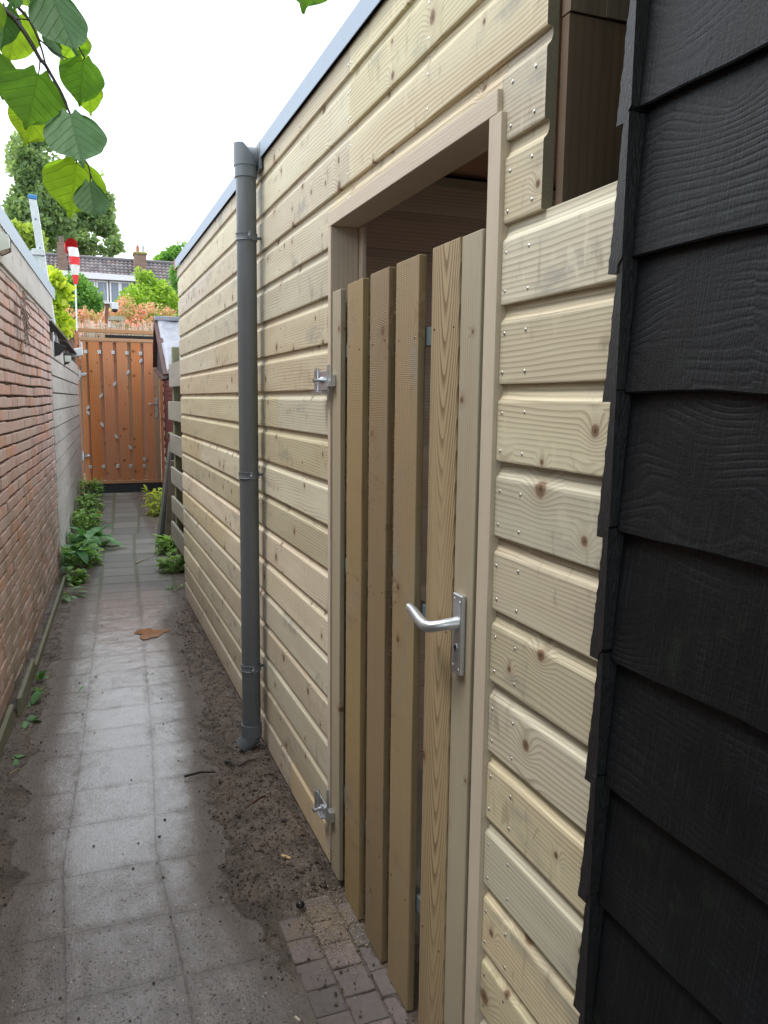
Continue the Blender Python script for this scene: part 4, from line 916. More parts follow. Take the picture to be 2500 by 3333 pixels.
# little pitched roof covered in felt
lr = thing('felt_roofed_store', (.95, 9.8, 0), 'small store with torn grey felt pitched roof and dark red gable edge', 'outbuilding')
xg = .95; A_ = atx(508, 1042, xg); Ne = atx(541, 1217, xg); Lo = atx(535, 1237, xg); Fa = atx(505, 1195, xg)
t = MB(); nn = 14; vs = []
for j in range(nn+1):
    f = j/nn
    for i in range(13):
        x = xg+.01+.75*i/12; p = A_*(1-f)+Ne*f; sag = .012*math.sin(i*1.3+j*.7)+.01*math.sin(j*1.9)
        jag = 0 if j < nn else random.uniform(-.14, .03); vs.append((x, p[1]-(.0 if j < nn else .01), p[2]+sag+jag+.02))
t.add(vs, [(j*13+i, j*13+i+1, (j+1)*13+i+1, (j+1)*13+i) for j in range(nn) for i in range(12)], .5, True)
felt = simple('grey_roof_felt', (.24, .25, .29), .42, 0, .25, 10, bump=.002); o = t.build('felt', felt, lr); sm = o.modifiers.new('thick', 'SOLIDIFY'); sm.thickness = .008
t = MB(); t.box(xg-.02, 1.7, A_[1]-.09, A_[1]+.05, A_[2]-.01, A_[2]+.045); t.build('ridge_flap', felt, lr, bevel=.008)
redw = wood('dark_red_boards', (.085, .03, .028), (.03, .012, .01), 'Z', 'Y', knots=.02, blue=0, warm=(.10, .04, .035))
t = MB(); t.beam(A_+[-.0, 0, .01], Ne+[-.0, -.02, -.01], .022, .07, up=(1, 0, 0)); t.build('bargeboard', redw, lr)
t = MB(); t.beam(A_+[-.0, 0, .01], Fa, .022, .06, up=(1, 0, 0)); t.build('bargeboard', redw, lr)
t = MB(); t.prism([(A_[1], A_[2]-.06), (Ne[1], Ne[2]-.03), (Lo[1], Lo[2]), (Fa[1], Fa[2]-.02)], 0, xg+.02, xg+.05); t.build('gable', simple('dark_gable', (.02, .012, .012), .7, 0, .3, 10), lr)
t = MB(); t.beam(Lo+[.0, 0, 0], Fa+[0, 0, -.03], .03, .05, up=(1, 0, 0)); t.build('gable_edge', redw, lr)
t = MB()
for dy, dz in ((.25, .12), (.33, .02), (.18, -.02)): t.ball((xg+.015, Lo[1]+dy, Lo[2]+dz+.18), (.006, .05, .035), nu=8, nv=5)
t.build('gable_holes', simple('bright_hole', (.45, .5, .42), .8), lr)
# dark red brick side wall up to the gate
rw = thing('red_brick_wall', (1.33, 11.5, 0), 'dark red painted brick wall between the felt roof and the gate', 'wall')
t = MB()
for k in range(30):
    y = 8.9+(.11 if k % 2 else 0)
    while y < 13.25:
        t.box(1.30, 1.36, y, y+.205, .07*k, .07*k+.062); y += .215
t.build('bricks', simple('dark_red_brick', (.10, .022, .026), .6, 0, .3, 12), rw, bevel=.003)
t = MB(); t.box(1.308, 1.9, 8.88, 13.32, -.02, 2.1); t.build('mortar', simple('red_grey_joint', (.10, .05, .05), .8), rw)
t = MB(); t.tube([(1.30, 12.2, .98), (1.24, 12.2, .98)], .03, 10); t.tube([(1.24, 12.2, 1.0), (1.24, 12.2, .93)], .02, 8); tag(t.build('garden_tap', simple('old_brass', (.25, .22, .17), .4, .6)), 'small old tap sticking out of the dark red brick wall', 'tap')
# leaning planks
lp = thing('leaning_board', (.80, 8.4, 0), 'tall black painted board leaning against the slatted fence', 'board')
a0 = atz(524, 1770, .0); a1 = atx(565, 1440, .90)
t = MB(); t.beam(a0, a1, .17, .03, up=(1, 0, .2)); t.build('board', simple('black_board', (.028, .030, .034), .5, 0, .3, 8), lp, bevel=.003)
t = MB(); t.beam(a0+[-.045, -.06, .02], a1+[-.045, -.06, 0], .018, .02, up=(1, 0, .2)); t.build('metal_edge', MAT['steel'], lp)
lp2 = MB(); b0 = atz(548, 1790, 0); b1 = atx(572, 1500, .88); lp2.beam(b0, b1, .03, .10, up=(1, 0, .2)); lp2.beam(b0+[.04, -.1, 0], b1+[.0, -.15, -.35], .025, .08, up=(1, 0, .3))
tag(lp2.build('scrap_planks', simple('rotting_planks', (.11, .085, .06), .8, 0, .4, 15), bevel=.003), 'dark rotting planks propped behind the black board', 'planks')

# ladder standing behind the brick outbuilding
ld = thing('ladder', (-.45, 9, 0), 'aluminium extension ladder with blue end cap sticking up behind the brick outbuilding', 'ladder')
q_t = aty(106, 646, 9.0); q_b = aty(156, 975, 9.0); dv_ = (q_b-q_t); dn = dv_/np.linalg.norm(dv_)
LEN = (q_t[2]-1.80)/abs(dn[2]); alu = simple('ladder_aluminium', (.66, .69, .72), .35, .55, .06, 20)
t = MB(); t.beam(q_t, q_t+dn*LEN, .070, .028, up=(0, 1, 0)); t.build('stile', alu, ld, bevel=.003)
t = MB(); t.beam(q_t+[0, .36, 0], q_t+dn*LEN+[0, .36, 0], .070, .028, up=(0, 1, 0)); t.build('stile', alu, ld, bevel=.003)
s0 = q_t+dn*.50+np.array([-.055, .0, 0]); t = MB(); t.beam(s0, s0+dn*(LEN-.55), .075, .030, up=(0, 1, 0)); t.build('stile', alu, ld, bevel=.003)
t = MB(); t.obox(q_t+dn*.52+[-.02, -.02, 0], (.06, 0, 0), (0, .02, 0), (0, 0, .03)); t.build('guide_bracket', alu, ld, bevel=.003)
t = MB(); t.obox(q_t+[0, 0, .012], (.042, 0, -.004), (0, .024, 0), (.004, 0, .022)); t.build('end_cap', simple('blue_cap', (.05, .22, .50), .5), ld, bevel=.010)
for k in range(5):
    c_ = q_t+dn*(.20+.28*k); t = MB(); t.tube([c_+[0, -.018, 0], c_+[0, .40, 0]], .011, 8); t.build('rung', simple('dark_rung_end', (.20, .21, .22), .4, .5), ld)

# ================================================================ HOUSE BEHIND
HY = 32.0; hs = thing('terraced_house', (1.5, HY, 0), 'terraced house with grey pantile roof, white dormer fascia and brick chimney', 'house')
Rl = aty(20, 806, HY); Rr = aty(700, 856, HY); zr = 6.72
def tile_mat():
    m, nt = nmat('grey_pantiles'); g = NT(nt); co = g.obj(); sd = g.attr('seed')
    c = g.mix(sd, (.10, .095, .105), (.21, .185, .19)); c = g.mix(g.mr(g.noise(co, 6, 3), .5, .7, 0, .5), c, (.24, .15, .13)); g.principled(c, .6, None, spec=.4); return m
t = MB(); x0, x1 = -4.0, 7.5; nr, tw = 12, .155; slope = rad(48); cnt = int((x1-x0)/tw)
for r_ in range(nr+12):
    zt_ = zr-r_*.125; yt = HY+1.2-(zr-zt_)/math.tan(slope)
    for i in range(cnt):
        x = x0+i*tw; s_ = random.random(); dz = .125; zb_ = zt_-dz-.02; yb = HY+1.2-(zr-zb_)/math.tan(slope)
        prof = [(0, 0), (.03, .035), (.075, .045), (.11, .03), (.155, .0)]
        vs = [(x+a, yt-b*.6, zt_+b*.6) for a, b in prof]+[(x+a, yb-b*.6-.03, zb_+b*.6+.02) for a, b in prof]+[(x+a, yb-.03, zb_-.02) for a, b in prof]
        t.add(vs, [(q, q+1, q+6, q+5) for q in range(4)]+[(q+5, q+6, q+11, q+10) for q in range(4)], s_)
t.build('roof', tile_mat(), hs)
t = MB(); t.tube([(x0, HY+1.2, zr+.02), (x1, HY+1.2, zr+.02)], .09, 8); t.build('ridge', simple('ridge_tiles', (.13, .12, .13), .7), hs)
t = MB(); t.box(x0, x1, HY-1.2, HY+3, 0, 4.0); t.build('wall', simple('house_brick', (.22, .13, .10), .8, 0, .2, 8), hs)
# dormer
dz0, dz1 = 4.75, 5.78; dxl, dxr = -.85, 2.32; DY = HY-1.0
sc = (DY)/(HY)
def hx(px): return aty(px, 950, DY)[0]
def hz(px, py): return aty(px, py, DY)[2]
dw = MB(); dw.box(hx(120), hx(441), DY+.02, HY+1.5, hz(300, 1038), hz(300, 888)); dmr = dw.build('dormer', simple('dark_green_cladding', (.06, .095, .085), .6), hs)
t = MB(); a_ = hz(200, 884); t.add([(hx(120), DY-.25, hz(120, 900)), (hx(441), DY-.25, hz(441, 918)), (hx(441), DY-.25, hz(441, 901)), (hx(120), DY-.25, hz(120, 877)), (hx(120), HY+.8, hz(120, 900)), (hx(441), HY+.8, hz(441, 918)), (hx(441), HY+.8, hz(441, 901)), (hx(120), HY+.8, hz(120, 877))], [(0, 1, 2, 3), (3, 2, 6, 7), (0, 4, 5, 1), (1, 5, 6, 2)])
t.build('fascia', simple('white_fascia', (.74, .73, .76), .5, 0, .03), hs)
gls = simple('window_glass', (.16, .20, .26), .08, 0, .1, 3, spec=.8); wf = simple('white_window_frame', (.78, .78, .80), .4, 0, .02)
def win(pl, pr, pt, pbm):
    x0_, x1_, z1_, z0_ = hx(pl), hx(pr), hz((pl+pr)/2, pt), hz((pl+pr)/2, pbm); f = .055; y_ = DY
    t = MB(); t.box(x0_, x1_, y_-.06, y_, z1_-f, z1_); t.box(x0_, x1_, y_-.06, y_, z0_, z0_+f); t.box(x0_, x0_+f, y_-.06, y_, z0_+f, z1_-f); t.box(x1_-f, x1_, y_-.06, y_, z0_+f, z1_-f)
    wo = t.build('window', wf, hs, bevel=.004); t = MB(); t.box(x0_+f, x1_-f, y_-.025, y_-.012, z0_+f, z1_-f); t.build('pane', gls, wo)
win(281, 312, 911, 985); win(314, 353, 914, 984); win(357, 391, 916, 1000); win(391, 425, 918, 980); win(250, 279, 909, 960)
t = MB(); xa, xb = hx(327), hx(347); zt_, zb_ = hz(335, 920), hz(335, 975); t.add([(xa+.1, DY-.028, zt_), (xb-.1, DY-.028, zt_), (xb-.04, DY-.028, zb_), (xa+.16, DY-.028, zb_)], [(0, 1, 2, 3)]); t.build('curtain', simple('pale_curtain', (.55, .66, .72), .8), hs)
# chimney
cx0, cx1 = aty(437, 860, HY+.6)[0], aty(475, 860, HY+.6)[0]; ctz = aty(455, 832, HY+.6)[2]
def chim_mat():
    m, nt = nmat('chimney_brick'); g = NT(nt); b = g.n('ShaderNodeTexBrick'); g.link(g.comb(g.sep(g.obj())[0], g.sep(g.obj())[2], 0.0), b.inputs[0]); b.inputs['Scale'].default_value = 1.0
    b.inputs['Brick Width'].default_value = .21; b.inputs['Row Height'].default_value = .07; b.inputs['Mortar Size'].default_value = .006
    b.inputs['Color1'].default_value = (.20, .12, .09, 1); b.inputs['Color2'].default_value = (.27, .17, .13, 1); b.inputs['Mortar'].default_value = (.20, .17, .15, 1); g.principled(b.outputs[0], .85); return m
t = MB(); t.box(cx0, cx1, HY+.3, HY+.9, 4.8, ctz); ch = t.build('chimney', chim_mat(), hs)
t = MB(); t.box(cx0-.04, cx1+.04, HY+.26, HY+.94, ctz, ctz+.09); t.build('chimney_cap', simple('mossy_cap', (.28, .25, .08), .9, 0, .3, 12), ch, bevel=.03)
for k, (dx, c_) in enumerate(((.14, (.42, .17, .10)), (.34, (.5, .5, .5)))):
    t = MB(); t.tube([(cx0+dx, HY+.6, ctz+.09), (cx0+dx, HY+.6, ctz+.2), (cx0+dx, HY+.6, ctz+.30)], [.075, .06, .065], 10); t.ball((cx0+dx, HY+.6, ctz+.34), .05); t.build('chimney_pot', simple('pot_%d' % k, c_, .7), ch)
t = MB(); 
for sx_ in (cx0-.13, cx1+.02): t.box(sx_, sx_+.11, HY+.0, HY+.9, 5.3, 6.1)
t.build('flashing', simple('lead_flashing', (.30, .36, .42), .5), hs)
# second, smaller stack at the left end
t = MB(); x_ = aty(196, 810, HY+.6)[0]; t.box(x_-.10, x_+.20, HY+.4, HY+.9, 5.6, 7.1); t2 = t.build('chimney', chim_mat(), hs)
t = MB(); t.tube([(x_+.05, HY+.6, 7.1), (x_+.05, HY+.6, 7.35)], .09, 10); t.build('chimney_pot', simple('pot_dark', (.16, .12, .10), .7), t2)

# ================================================================ FOLIAGE
def foliage(mb, blobs, n, size, aspect=1.4, hollow=.45, thr=.42, nscale=1.5, droop=0.0):
    vols = np.array([b[3]*b[4]*b[5] for b in blobs])**.75; pr = vols/vols.sum(); cnt = 0; tries = 0
    while cnt < n and tries < n*12:
        tries += 1; b = blobs[int(RNG.choice(len(blobs), p=pr))]; v = RNG.normal(size=3); v /= np.linalg.norm(v); r = hollow+(1-hollow)*RNG.random()**.6
        p = np.array(b[:3])+v*r*np.array(b[3:6])
        q = noise.noise(Vector(p*nscale))*.5+.5
        if q < thr+.12*(RNG.random()-.5): continue
        s_ = size*RNG.uniform(.6, 1.4); d = RNG.normal(size=3)+v*.7; d[2] -= droop; d /= np.linalg.norm(d); e = np.cross(d, RNG.normal(size=3)); e /= np.linalg.norm(e); nrm = np.cross(d, e)
        a = p; c = p+d*s_*aspect; m1 = p+d*s_*aspect*.5+e*s_*.5+nrm*s_*.12; m2 = p+d*s_*aspect*.5-e*s_*.5+nrm*s_*.12
        sh = float(np.clip(.5+.9*(noise.noise(Vector(p*nscale*1.7+Vector((5, 5, 5))[:]))) +RNG.normal()*.16, 0, 1))
        mb.add([a, m1, c, m2], [(0, 1, 2), (0, 2, 3)], sh); cnt += 1
bark = simple('grey_bark', (.10, .085, .07), .9, 0, .3, 15)
def tree(name, base, th, r0, blobs, n, size, mat, label, limbs=7, thr=.42, nscale=1.2, hollow=.35):
    tr = thing(name, base, label, 'tree', 'trees beyond the terraced house'); t = MB(); bz = np.array(base); topz = bz+np.array([0, 0, th])
    t.tube([bz, bz*.5+topz*.5+[.1*r0, 0, 0], topz], [r0, r0*.6, r0*.15], 8)
    for k in range(limbs):
        f = .25+.6*k/limbs; p = bz*(1-f)+topz*f; bb = blobs[k % len(blobs)]; e = np.array(bb[:3])+RNG.normal(size=3)*.25*np.array(bb[3:6]); m_ = (p+e)/2+[0, 0, .15*th*.2]
        t.tube([p, m_, e], [r0*.4, r0*.25, r0*.06], 6)
    t.build('trunk', bark, tr); c = MB(); foliage(c, blobs, n, size, 1.3, hollow, thr, nscale); c.build('crown', mat, tr); return tr
MAT['popl'] = leafmat('poplar_leaves', (.16, .26, .12), (.36, .48, .27), .45)
MAT['lime'] = leafmat('bright_leaves', (.20, .36, .04), (.42, .58, .12), .45)
MAT['green'] = leafmat('mid_green_leaves', (.10, .26, .06), (.28, .48, .15), .45)
MAT['gold'] = leafmat('golden_leaves', (.28, .44, .04), (.60, .66, .10), .5)
MAT['yg'] = leafmat('yellow_green_tree', (.24, .36, .07), (.42, .52, .14), .4)
TY = 55.0
def bl(px, py, rx, rz, y=TY, ry=None):
    c = aty(px, py, y); k = y/PF*1.07; return (c[0], c[1], c[2], rx*k, (ry or rx)*k, rz*k)
tree('poplar_tree', (aty(110, 900, TY)[0], TY, 0), aty(110, 420, TY)[2], .5, [bl(125, 440, 42, 80), bl(95, 540, 55, 90), bl(150, 560, 50, 100), bl(110, 660, 72, 90), bl(165, 700, 60, 95), bl(70, 740, 45, 70), bl(140, 780, 85, 60), bl(100, 370, 25, 60)], 15500, .23, MAT['popl'], 'tall dark poplar tree rising behind the hanging lime leaves', 8, .45, .6, .2)
tree('poplar_tree', (aty(285, 900, TY)[0], TY+4, 0), aty(290, 650, TY)[2], .4, [bl(300, 600, 38, 75, TY+4), bl(330, 680, 32, 60, TY+4), bl(270, 720, 60, 75, TY+4), bl(320, 770, 55, 50, TY+4), bl(230, 790, 50, 50, TY+4), bl(365, 800, 28, 32, TY+4), bl(285, 800, 85, 34, TY+4)], 10500, .26, MAT['popl'], 'lower spreading poplar tree to the right of the tallest one', 7, .50, .55, .2)
tree('maple_tree', (aty(80, 900, 44)[0], 44, 0), aty(70, 790, 44)[2], .3, [bl(60, 780, 40, 40, 44), bl(90, 790, 42, 42, 44), bl(40, 800, 30, 36, 44)], 5200, .22, MAT['yg'], 'rounded yellow green tree behind the ladder', 5, .3)
tree('birch_tree', (aty(560, 900, 48)[0], 48, 0), aty(565, 820, 48)[2], .2, [bl(598, 818, 26, 30, 48), bl(565, 838, 26, 22, 48), bl(528, 845, 20, 13, 48), bl(600, 845, 32, 20, 48)], 1700, .2, MAT['green'], 'small airy tree showing over the roof right of the chimney', 4, .45)
# garden shrubs behind the gate
def shrub(name, blobs, n, size, mat, label, base, thr=.34, cat='shrub', nscale=6, stem=True):
    s_ = thing(name, base, label, cat); c = MB(); foliage(c, blobs, n, size, 1.35, .3, thr, nscale); c.build('foliage', mat, s_)
    if stem:
        t = MB()
        for b in blobs: t.tube([np.array(base), (np.array(base)+np.array(b[:3]))/2+RNG.normal(size=3)*.05, np.array(b[:3])], [.03, .018, .006], 5)
        t.build('stems', bark, s_)
    return s_
shrub('grape_vine', [bl(175, 905, 22, 26, 12), bl(190, 955, 30, 40, 12), bl(170, 1010, 26, 50, 12), bl(205, 1060, 26, 34, 12), bl(178, 930, 26, 40, 12)], 700, .075, MAT['gold'], 'golden green vine with large lobed leaves beside the ladder', (-.25, 12, .9), .2)
shrub('lilac_shrub', [bl(245, 930, 34, 32, 17), bl(280, 975, 44, 45, 17), bl(225, 1000, 44, 50, 17), bl(300, 1030, 40, 40, 17)], 5200, .05, MAT['green'], 'fine leaved mid green shrub left of the dormer windows', (.1, 17, 0), .3)
shrub('robinia_shrub', [bl(480, 925, 24, 36, 17.5), bl(470, 985, 66, 48, 17.5), bl(420, 1010, 45, 36, 17.5), bl(540, 1000, 48, 50, 17.5), bl(520, 940, 34, 22, 17.5), bl(500, 1050, 90, 40, 17.5), bl(455, 895, 14, 18, 17.5)], 8200, .055, MAT['lime'], 'bright green feathery shrub right of the dormer windows', (2.6, 17.5, 0), .32)
shrub('climbing_hop', [bl(572, 900, 16, 36, 19), bl(585, 1000, 22, 60, 19), bl(560, 1050, 20, 30, 19)], 1400, .06, MAT['green'], 'narrow green climber against the far corner of the pale shed', (3.9, 19, 0), .25)
# pink flowering shrub: leaves, stems and blossom
MAT['pink'] = leafmat('pink_blossom', (.80, .28, .30), (.90, .55, .50), .3); MAT['bronze'] = leafmat('bronze_leaves', (.42, .27, .17), (.55, .50, .26), .35)
pk = thing('flowering_shrub', (.9, 15, 0), 'shrub with bronze leaves and pink blossom spreading behind the reed screen', 'shrub')
pb_ = [bl(225, 1040, 30, 34, 15), bl(280, 1030, 36, 26, 15), bl(315, 1050, 45, 26, 15), bl(380, 1030, 50, 26, 15), bl(410, 990, 24, 30, 15), bl(440, 1020, 45, 24, 15), bl(500, 1005, 40, 16, 15), bl(545, 1015, 26, 10, 15), bl(240, 1085, 30, 14, 15), bl(350, 1070, 90, 24, 15), bl(470, 1060, 40, 24, 15)]
t = MB(); foliage(t, pb_, 2300, .036, 1.4, .2, .36, 7); t.build('foliage', MAT['bronze'], pk)
t = MB(); foliage(t, pb_+[bl(300, 1075, 60, 22, 14.3), bl(420, 1065, 60, 22, 14.3)], 1700, .036, 1.1, .2, .52, 5); t.build('blossom', MAT['pink'], pk)
t = MB()
for b in pb_:
    for k in range(5): e = np.array(b[:3])+RNG.normal(size=3)*np.array(b[3:6])*.6; t.tube([(.9, 15, .5), ((.9+e[0])/2, 15, 1.4), e], [.012, .008, .003], 5)
t.build('stems', simple('pink_stems', (.38, .22, .16), .8), pk)

# ---- weeds on the alley floor
MAT['weed'] = leafmat('weed_leaves', (.14, .30, .07), (.34, .50, .17), .35); MAT['dock'] = leafmat('broad_weed_leaves', (.08, .22, .08), (.24, .44, .20), .3)
def leaf3(mb, base, d, L, W_, curl, sd, lobed=0):
    d = np.array(d, float); up = np.array([0, 0, 1.0]); dh = np.array([d[0], d[1], 0]); dh /= np.linalg.norm(dh)+1e-9; s_ = np.cross(dh, up); n = 7; pts = []
    for i in range(n+1):
        f = i/n; ang = d[2]-curl*f; p = np.array(base, float) if i == 0 else pts[-1][0]+(dh*math.cos(ang)+up*math.sin(ang))*L/n
        w_ = W_*math.sin(math.pi*min(1, f*.93+.05))**.7*(1+(.35*math.sin(f*22) if lobed else 0)); pts.append((p, w_))
    vs = []
    for p, w_ in pts: vs += [p-s_*w_*.5+up*w_*.12, p, p+s_*w_*.5+up*w_*.12]
    fs = []
    for i in range(n): a = i*3; fs += [(a, a+1, a+4, a+3), (a+1, a+2, a+5, a+4)]
    mb.add(vs, fs, sd, True)
def weed(name, c, R, n, L, W_, mat, label, h=.0, lobed=0, cat='weed', group=None, z0=0.0, spread=1.0, seed=0):
    rr = random.Random(seed+int(c[0]*1000)+int(c[1]*97)); o = thing(name, (c[0], c[1], z0), label, cat, group); t = MB(); st = MB()
    n = int(n*1.7) if h > .05 else n; L *= 1.25 if h > .05 else 1; W_ *= 1.3 if h > .05 else 1
    for k in range(n):
        a = rr.random()*6.283; r = R*math.sqrt(rr.random()); hh = h*rr.random()
        b = np.array([c[0]+r*math.cos(a), c[1]+r*math.sin(a), z0+hh]); aa = a+rr.uniform(-.9, .9)
        d_ = (math.cos(aa), math.sin(aa), rr.uniform(.15, 1.1)*spread)
        leaf3(t, b, d_, L*rr.uniform(.55, 1.25), W_*rr.uniform(.6, 1.25), rr.uniform(.6, 1.6), rr.random(), lobed)
        if h > 0 and k % 3 == 0: st.tube([(c[0]+r*.3*math.cos(a), c[1]+r*.3*math.sin(a), z0-.01), b], .0018, 4, False)
    # clip at the wall line
    for i, v in enumerate(t.v):
        x, y, z = v; lim = (LW(y)+.055 if y < 7.0 else FX(y))+.03
        if x < lim and x < .3: t.v[i] = (lim+.001*rr.random(), y, z)
    t.build('leaves', mat, o)
    if h > 0 and st.v: st.build('stems', simple('weed_stem', (.14, .25, .06), .7), o)
    return o
for i_, (x_, y_, r_, n_) in enumerate(((-.06, 7.95, .10, 60), (.06, 8.75, .10, 60), (.06, 9.75, .09, 60))): weed('ground_elder', (x_, y_), r_, n_, .045, .034, MAT['weed'], ('low light green weeds just beyond the round grey green leaves', 'light green weeds behind the drooping long leaved plant', 'light green weeds between the two nettle clumps on the left')[i_], .08, seed=40+i_)
WG = 'weeds along the foot of the grey fence'
weed('broad_weed', (-.16, 6.35), .10, 12, .12, .05, MAT['dock'], 'broad leaved weed with curling leaves nearest the mud, beside the brick wall', .03, seed=1)
weed('ground_elder', (-.13, 6.85), .13, 60, .055, .04, MAT['weed'], 'low pale green weed clump where the brick wall ends', .10, seed=2)
weed('hogweed_plant', (-.10, 7.35), .10, 14, .16, .10, MAT['dock'], 'plant with large round grey green leaves at the corner of the brick wall', .22, seed=3)
weed('ground_elder', (-.02, 7.6), .16, 90, .055, .04, MAT['weed'], 'bushy light green weed clump spreading over the slabs left of centre', .15, seed=4)
weed('burdock_plant', (.03, 8.4), .16, 20, .20, .09, MAT['dock'], 'plant with long drooping dark green leaves beside the grey fence', .16, seed=5)
weed('nettle_clump', (.03, 9.2), .15, 110, .06, .035, MAT['weed'], 'dense clump of small green leaves midway along the grey fence', .26, seed=6)
weed('nettle_clump', (.07, 10.2), .15, 120, .06, .035, MAT['weed'], 'tall leafy clump below the poppies along the grey fence', .32, seed=7)
pp = weed('poppy_plant', (.11, 11.3), .15, 130, .075, .03, MAT['green'], 'feathery poppy plant with small orange flowers beside the gate', .42, lobed=1, cat='flower', seed=8)
t = MB()
orange = simple('orange_petals', (.80, .22, .02), .6, 0, .1)
for (px, py, y) in ((298, 1593, 11.4), (303, 1588, 11.5), (318, 1615, 11.2), (294, 1665, 10.9), (324, 1689, 10.6), (325, 1672, 10.8)):
    p = aty(px, py, y); f_ = MB()
    for k in range(4):
        a = k*1.571+.4; leaf3(f_, p, (math.cos(a), math.sin(a), .9), .034, .040, .5, .5)
    f_.build('flower', orange, pp); st = MB(); st.tube([(p[0]-.02, p[1]+.03, .2), (p[0], p[1], p[2])], .002, 4); st.build('flower_stalk', MAT['weed'], pp)
weed('bindweed_clump', (.72, 7.05), .11, 50, .05, .05, MAT['weed'], 'green weed clump at the foot of the slatted fence', .14, seed=9)
weed('bindweed_clump', (.80, 7.9), .12, 60, .06, .05, MAT['weed'], 'weed clump around the foot of the leaning black board', .16, seed=10)
weed('fern_plant', (.95, 10.6), .16, 90, .08, .035, MAT['gold'], 'light green bushy plant by the dark red brick wall', .32, seed=11)
weed('bindweed_clump', (.66, 6.35), .06, 18, .03, .02, MAT['weed'], 'sparse low weeds at the far corner of the pale shed', .03, seed=12)
def dandelion(px, py, n, L, W_, label, sd, spread=.8):
    c = atz(px, py, .012); L *= 1.15; W_ *= 1.3; return weed('dandelion_plant', (max(c[0]+.03, LW(c[1])+.10 if px < 200 else -9), c[1]), .012, n, L, W_, MAT['dock'] if sd != 22 else MAT['weed'], label, 0, 1, 'weed', None, .012, spread, sd)
dandelion(100, 2215, 5, .085, .032, 'upright dandelion in the mud at the start of the plank edging', 21, 1.5)
dandelion(112, 2250, 4, .09, .04, 'dandelion rosette with a broad leaf lying towards the slabs', 22, .3)
dandelion(40, 2300, 5, .08, .035, 'dandelion half hidden against the foot of the brick wall', 23, .8)
dandelion(68, 2350, 3, .09, .055, 'pale crinkled dandelion leaf lying on dark soil', 24, .3)
dandelion(8, 2475, 6, .07, .022, 'thin leaved weed in the soil at the left border', 25, .5)
dandelion(233, 2252, 2, .03, .012, 'tiny sprout between the muddy slabs on the left', 26, 1.2)
dandelion(470, 2200, 3, .02, .012, 'tiny green sprout in the centre joint of the slabs', 27, 1.2)

# twigs, chips and sticks on the mud
def stick(name, p0, p1, r, col, label, cat='stick'):
    a, b = atz(*p0, .012), atz(*p1, .014); t = MB(); m_ = (a+b)/2+np.array([.004, .004, .006]); t.tube([a, m_, b], [r, r*.9, r*.5], 6); return tag(t.build(name, simple(name+'_bark', col, .8, 0, .3, 80)), label, cat)
stick('twig', (800, 2630), (880, 2580), .004, (.10, .045, .03), 'reddish brown twig lying on the soil near the shed wall')
stick('twig', (775, 2495), (835, 2470), .0045, (.05, .03, .025), 'dark twig beneath the spout of the downpipe')
stick('twig', (733, 2480), (765, 2495), .005, (.03, .028, .028), 'short black twig left of the downpipe spout')
stick('twig', (600, 2527), (703, 2513), .005, (.02, .018, .017), 'long straight black stick along the raised edge of a slab')
stick('twig', (30, 2520), (70, 2503), .003, (.35, .27, .18), 'pale dry stem on the soil by the left border')
stick('twig', (442, 1832), (497, 1808), .006, (.42, .36, .24), 'pale dry stalk lying across the far slabs')
def chip(px, py, L, W_, a, col, label):
    c = atz(px, py, .02); t = MB(); ca, sa = math.cos(a), math.sin(a); t.obox(c, (L*ca, L*sa, .002), (-W_*sa, W_*ca, 0), (0, 0, .0012)); return tag(t.build('wood_chip', simple('chip', col, .7)), label, 'wood chip')
chip(931, 2788, .016, .005, 2.4, (.62, .42, .20), 'orange wood chip on the dark soil near the shed corner')
chip(968, 3315, .007, .003, 2.2, (.7, .62, .5), 'white splinter near the bottom edge beside the blocks')
st_ = MB(); c = atz(978, 2945, .02); st_.ball(c, (.014, .012, .011), nu=10, nv=7); tag(st_.build('stone', simple('black_stone', (.012, .012, .014), .3)), 'shiny black pebble at the edge of the block paving', 'stone')

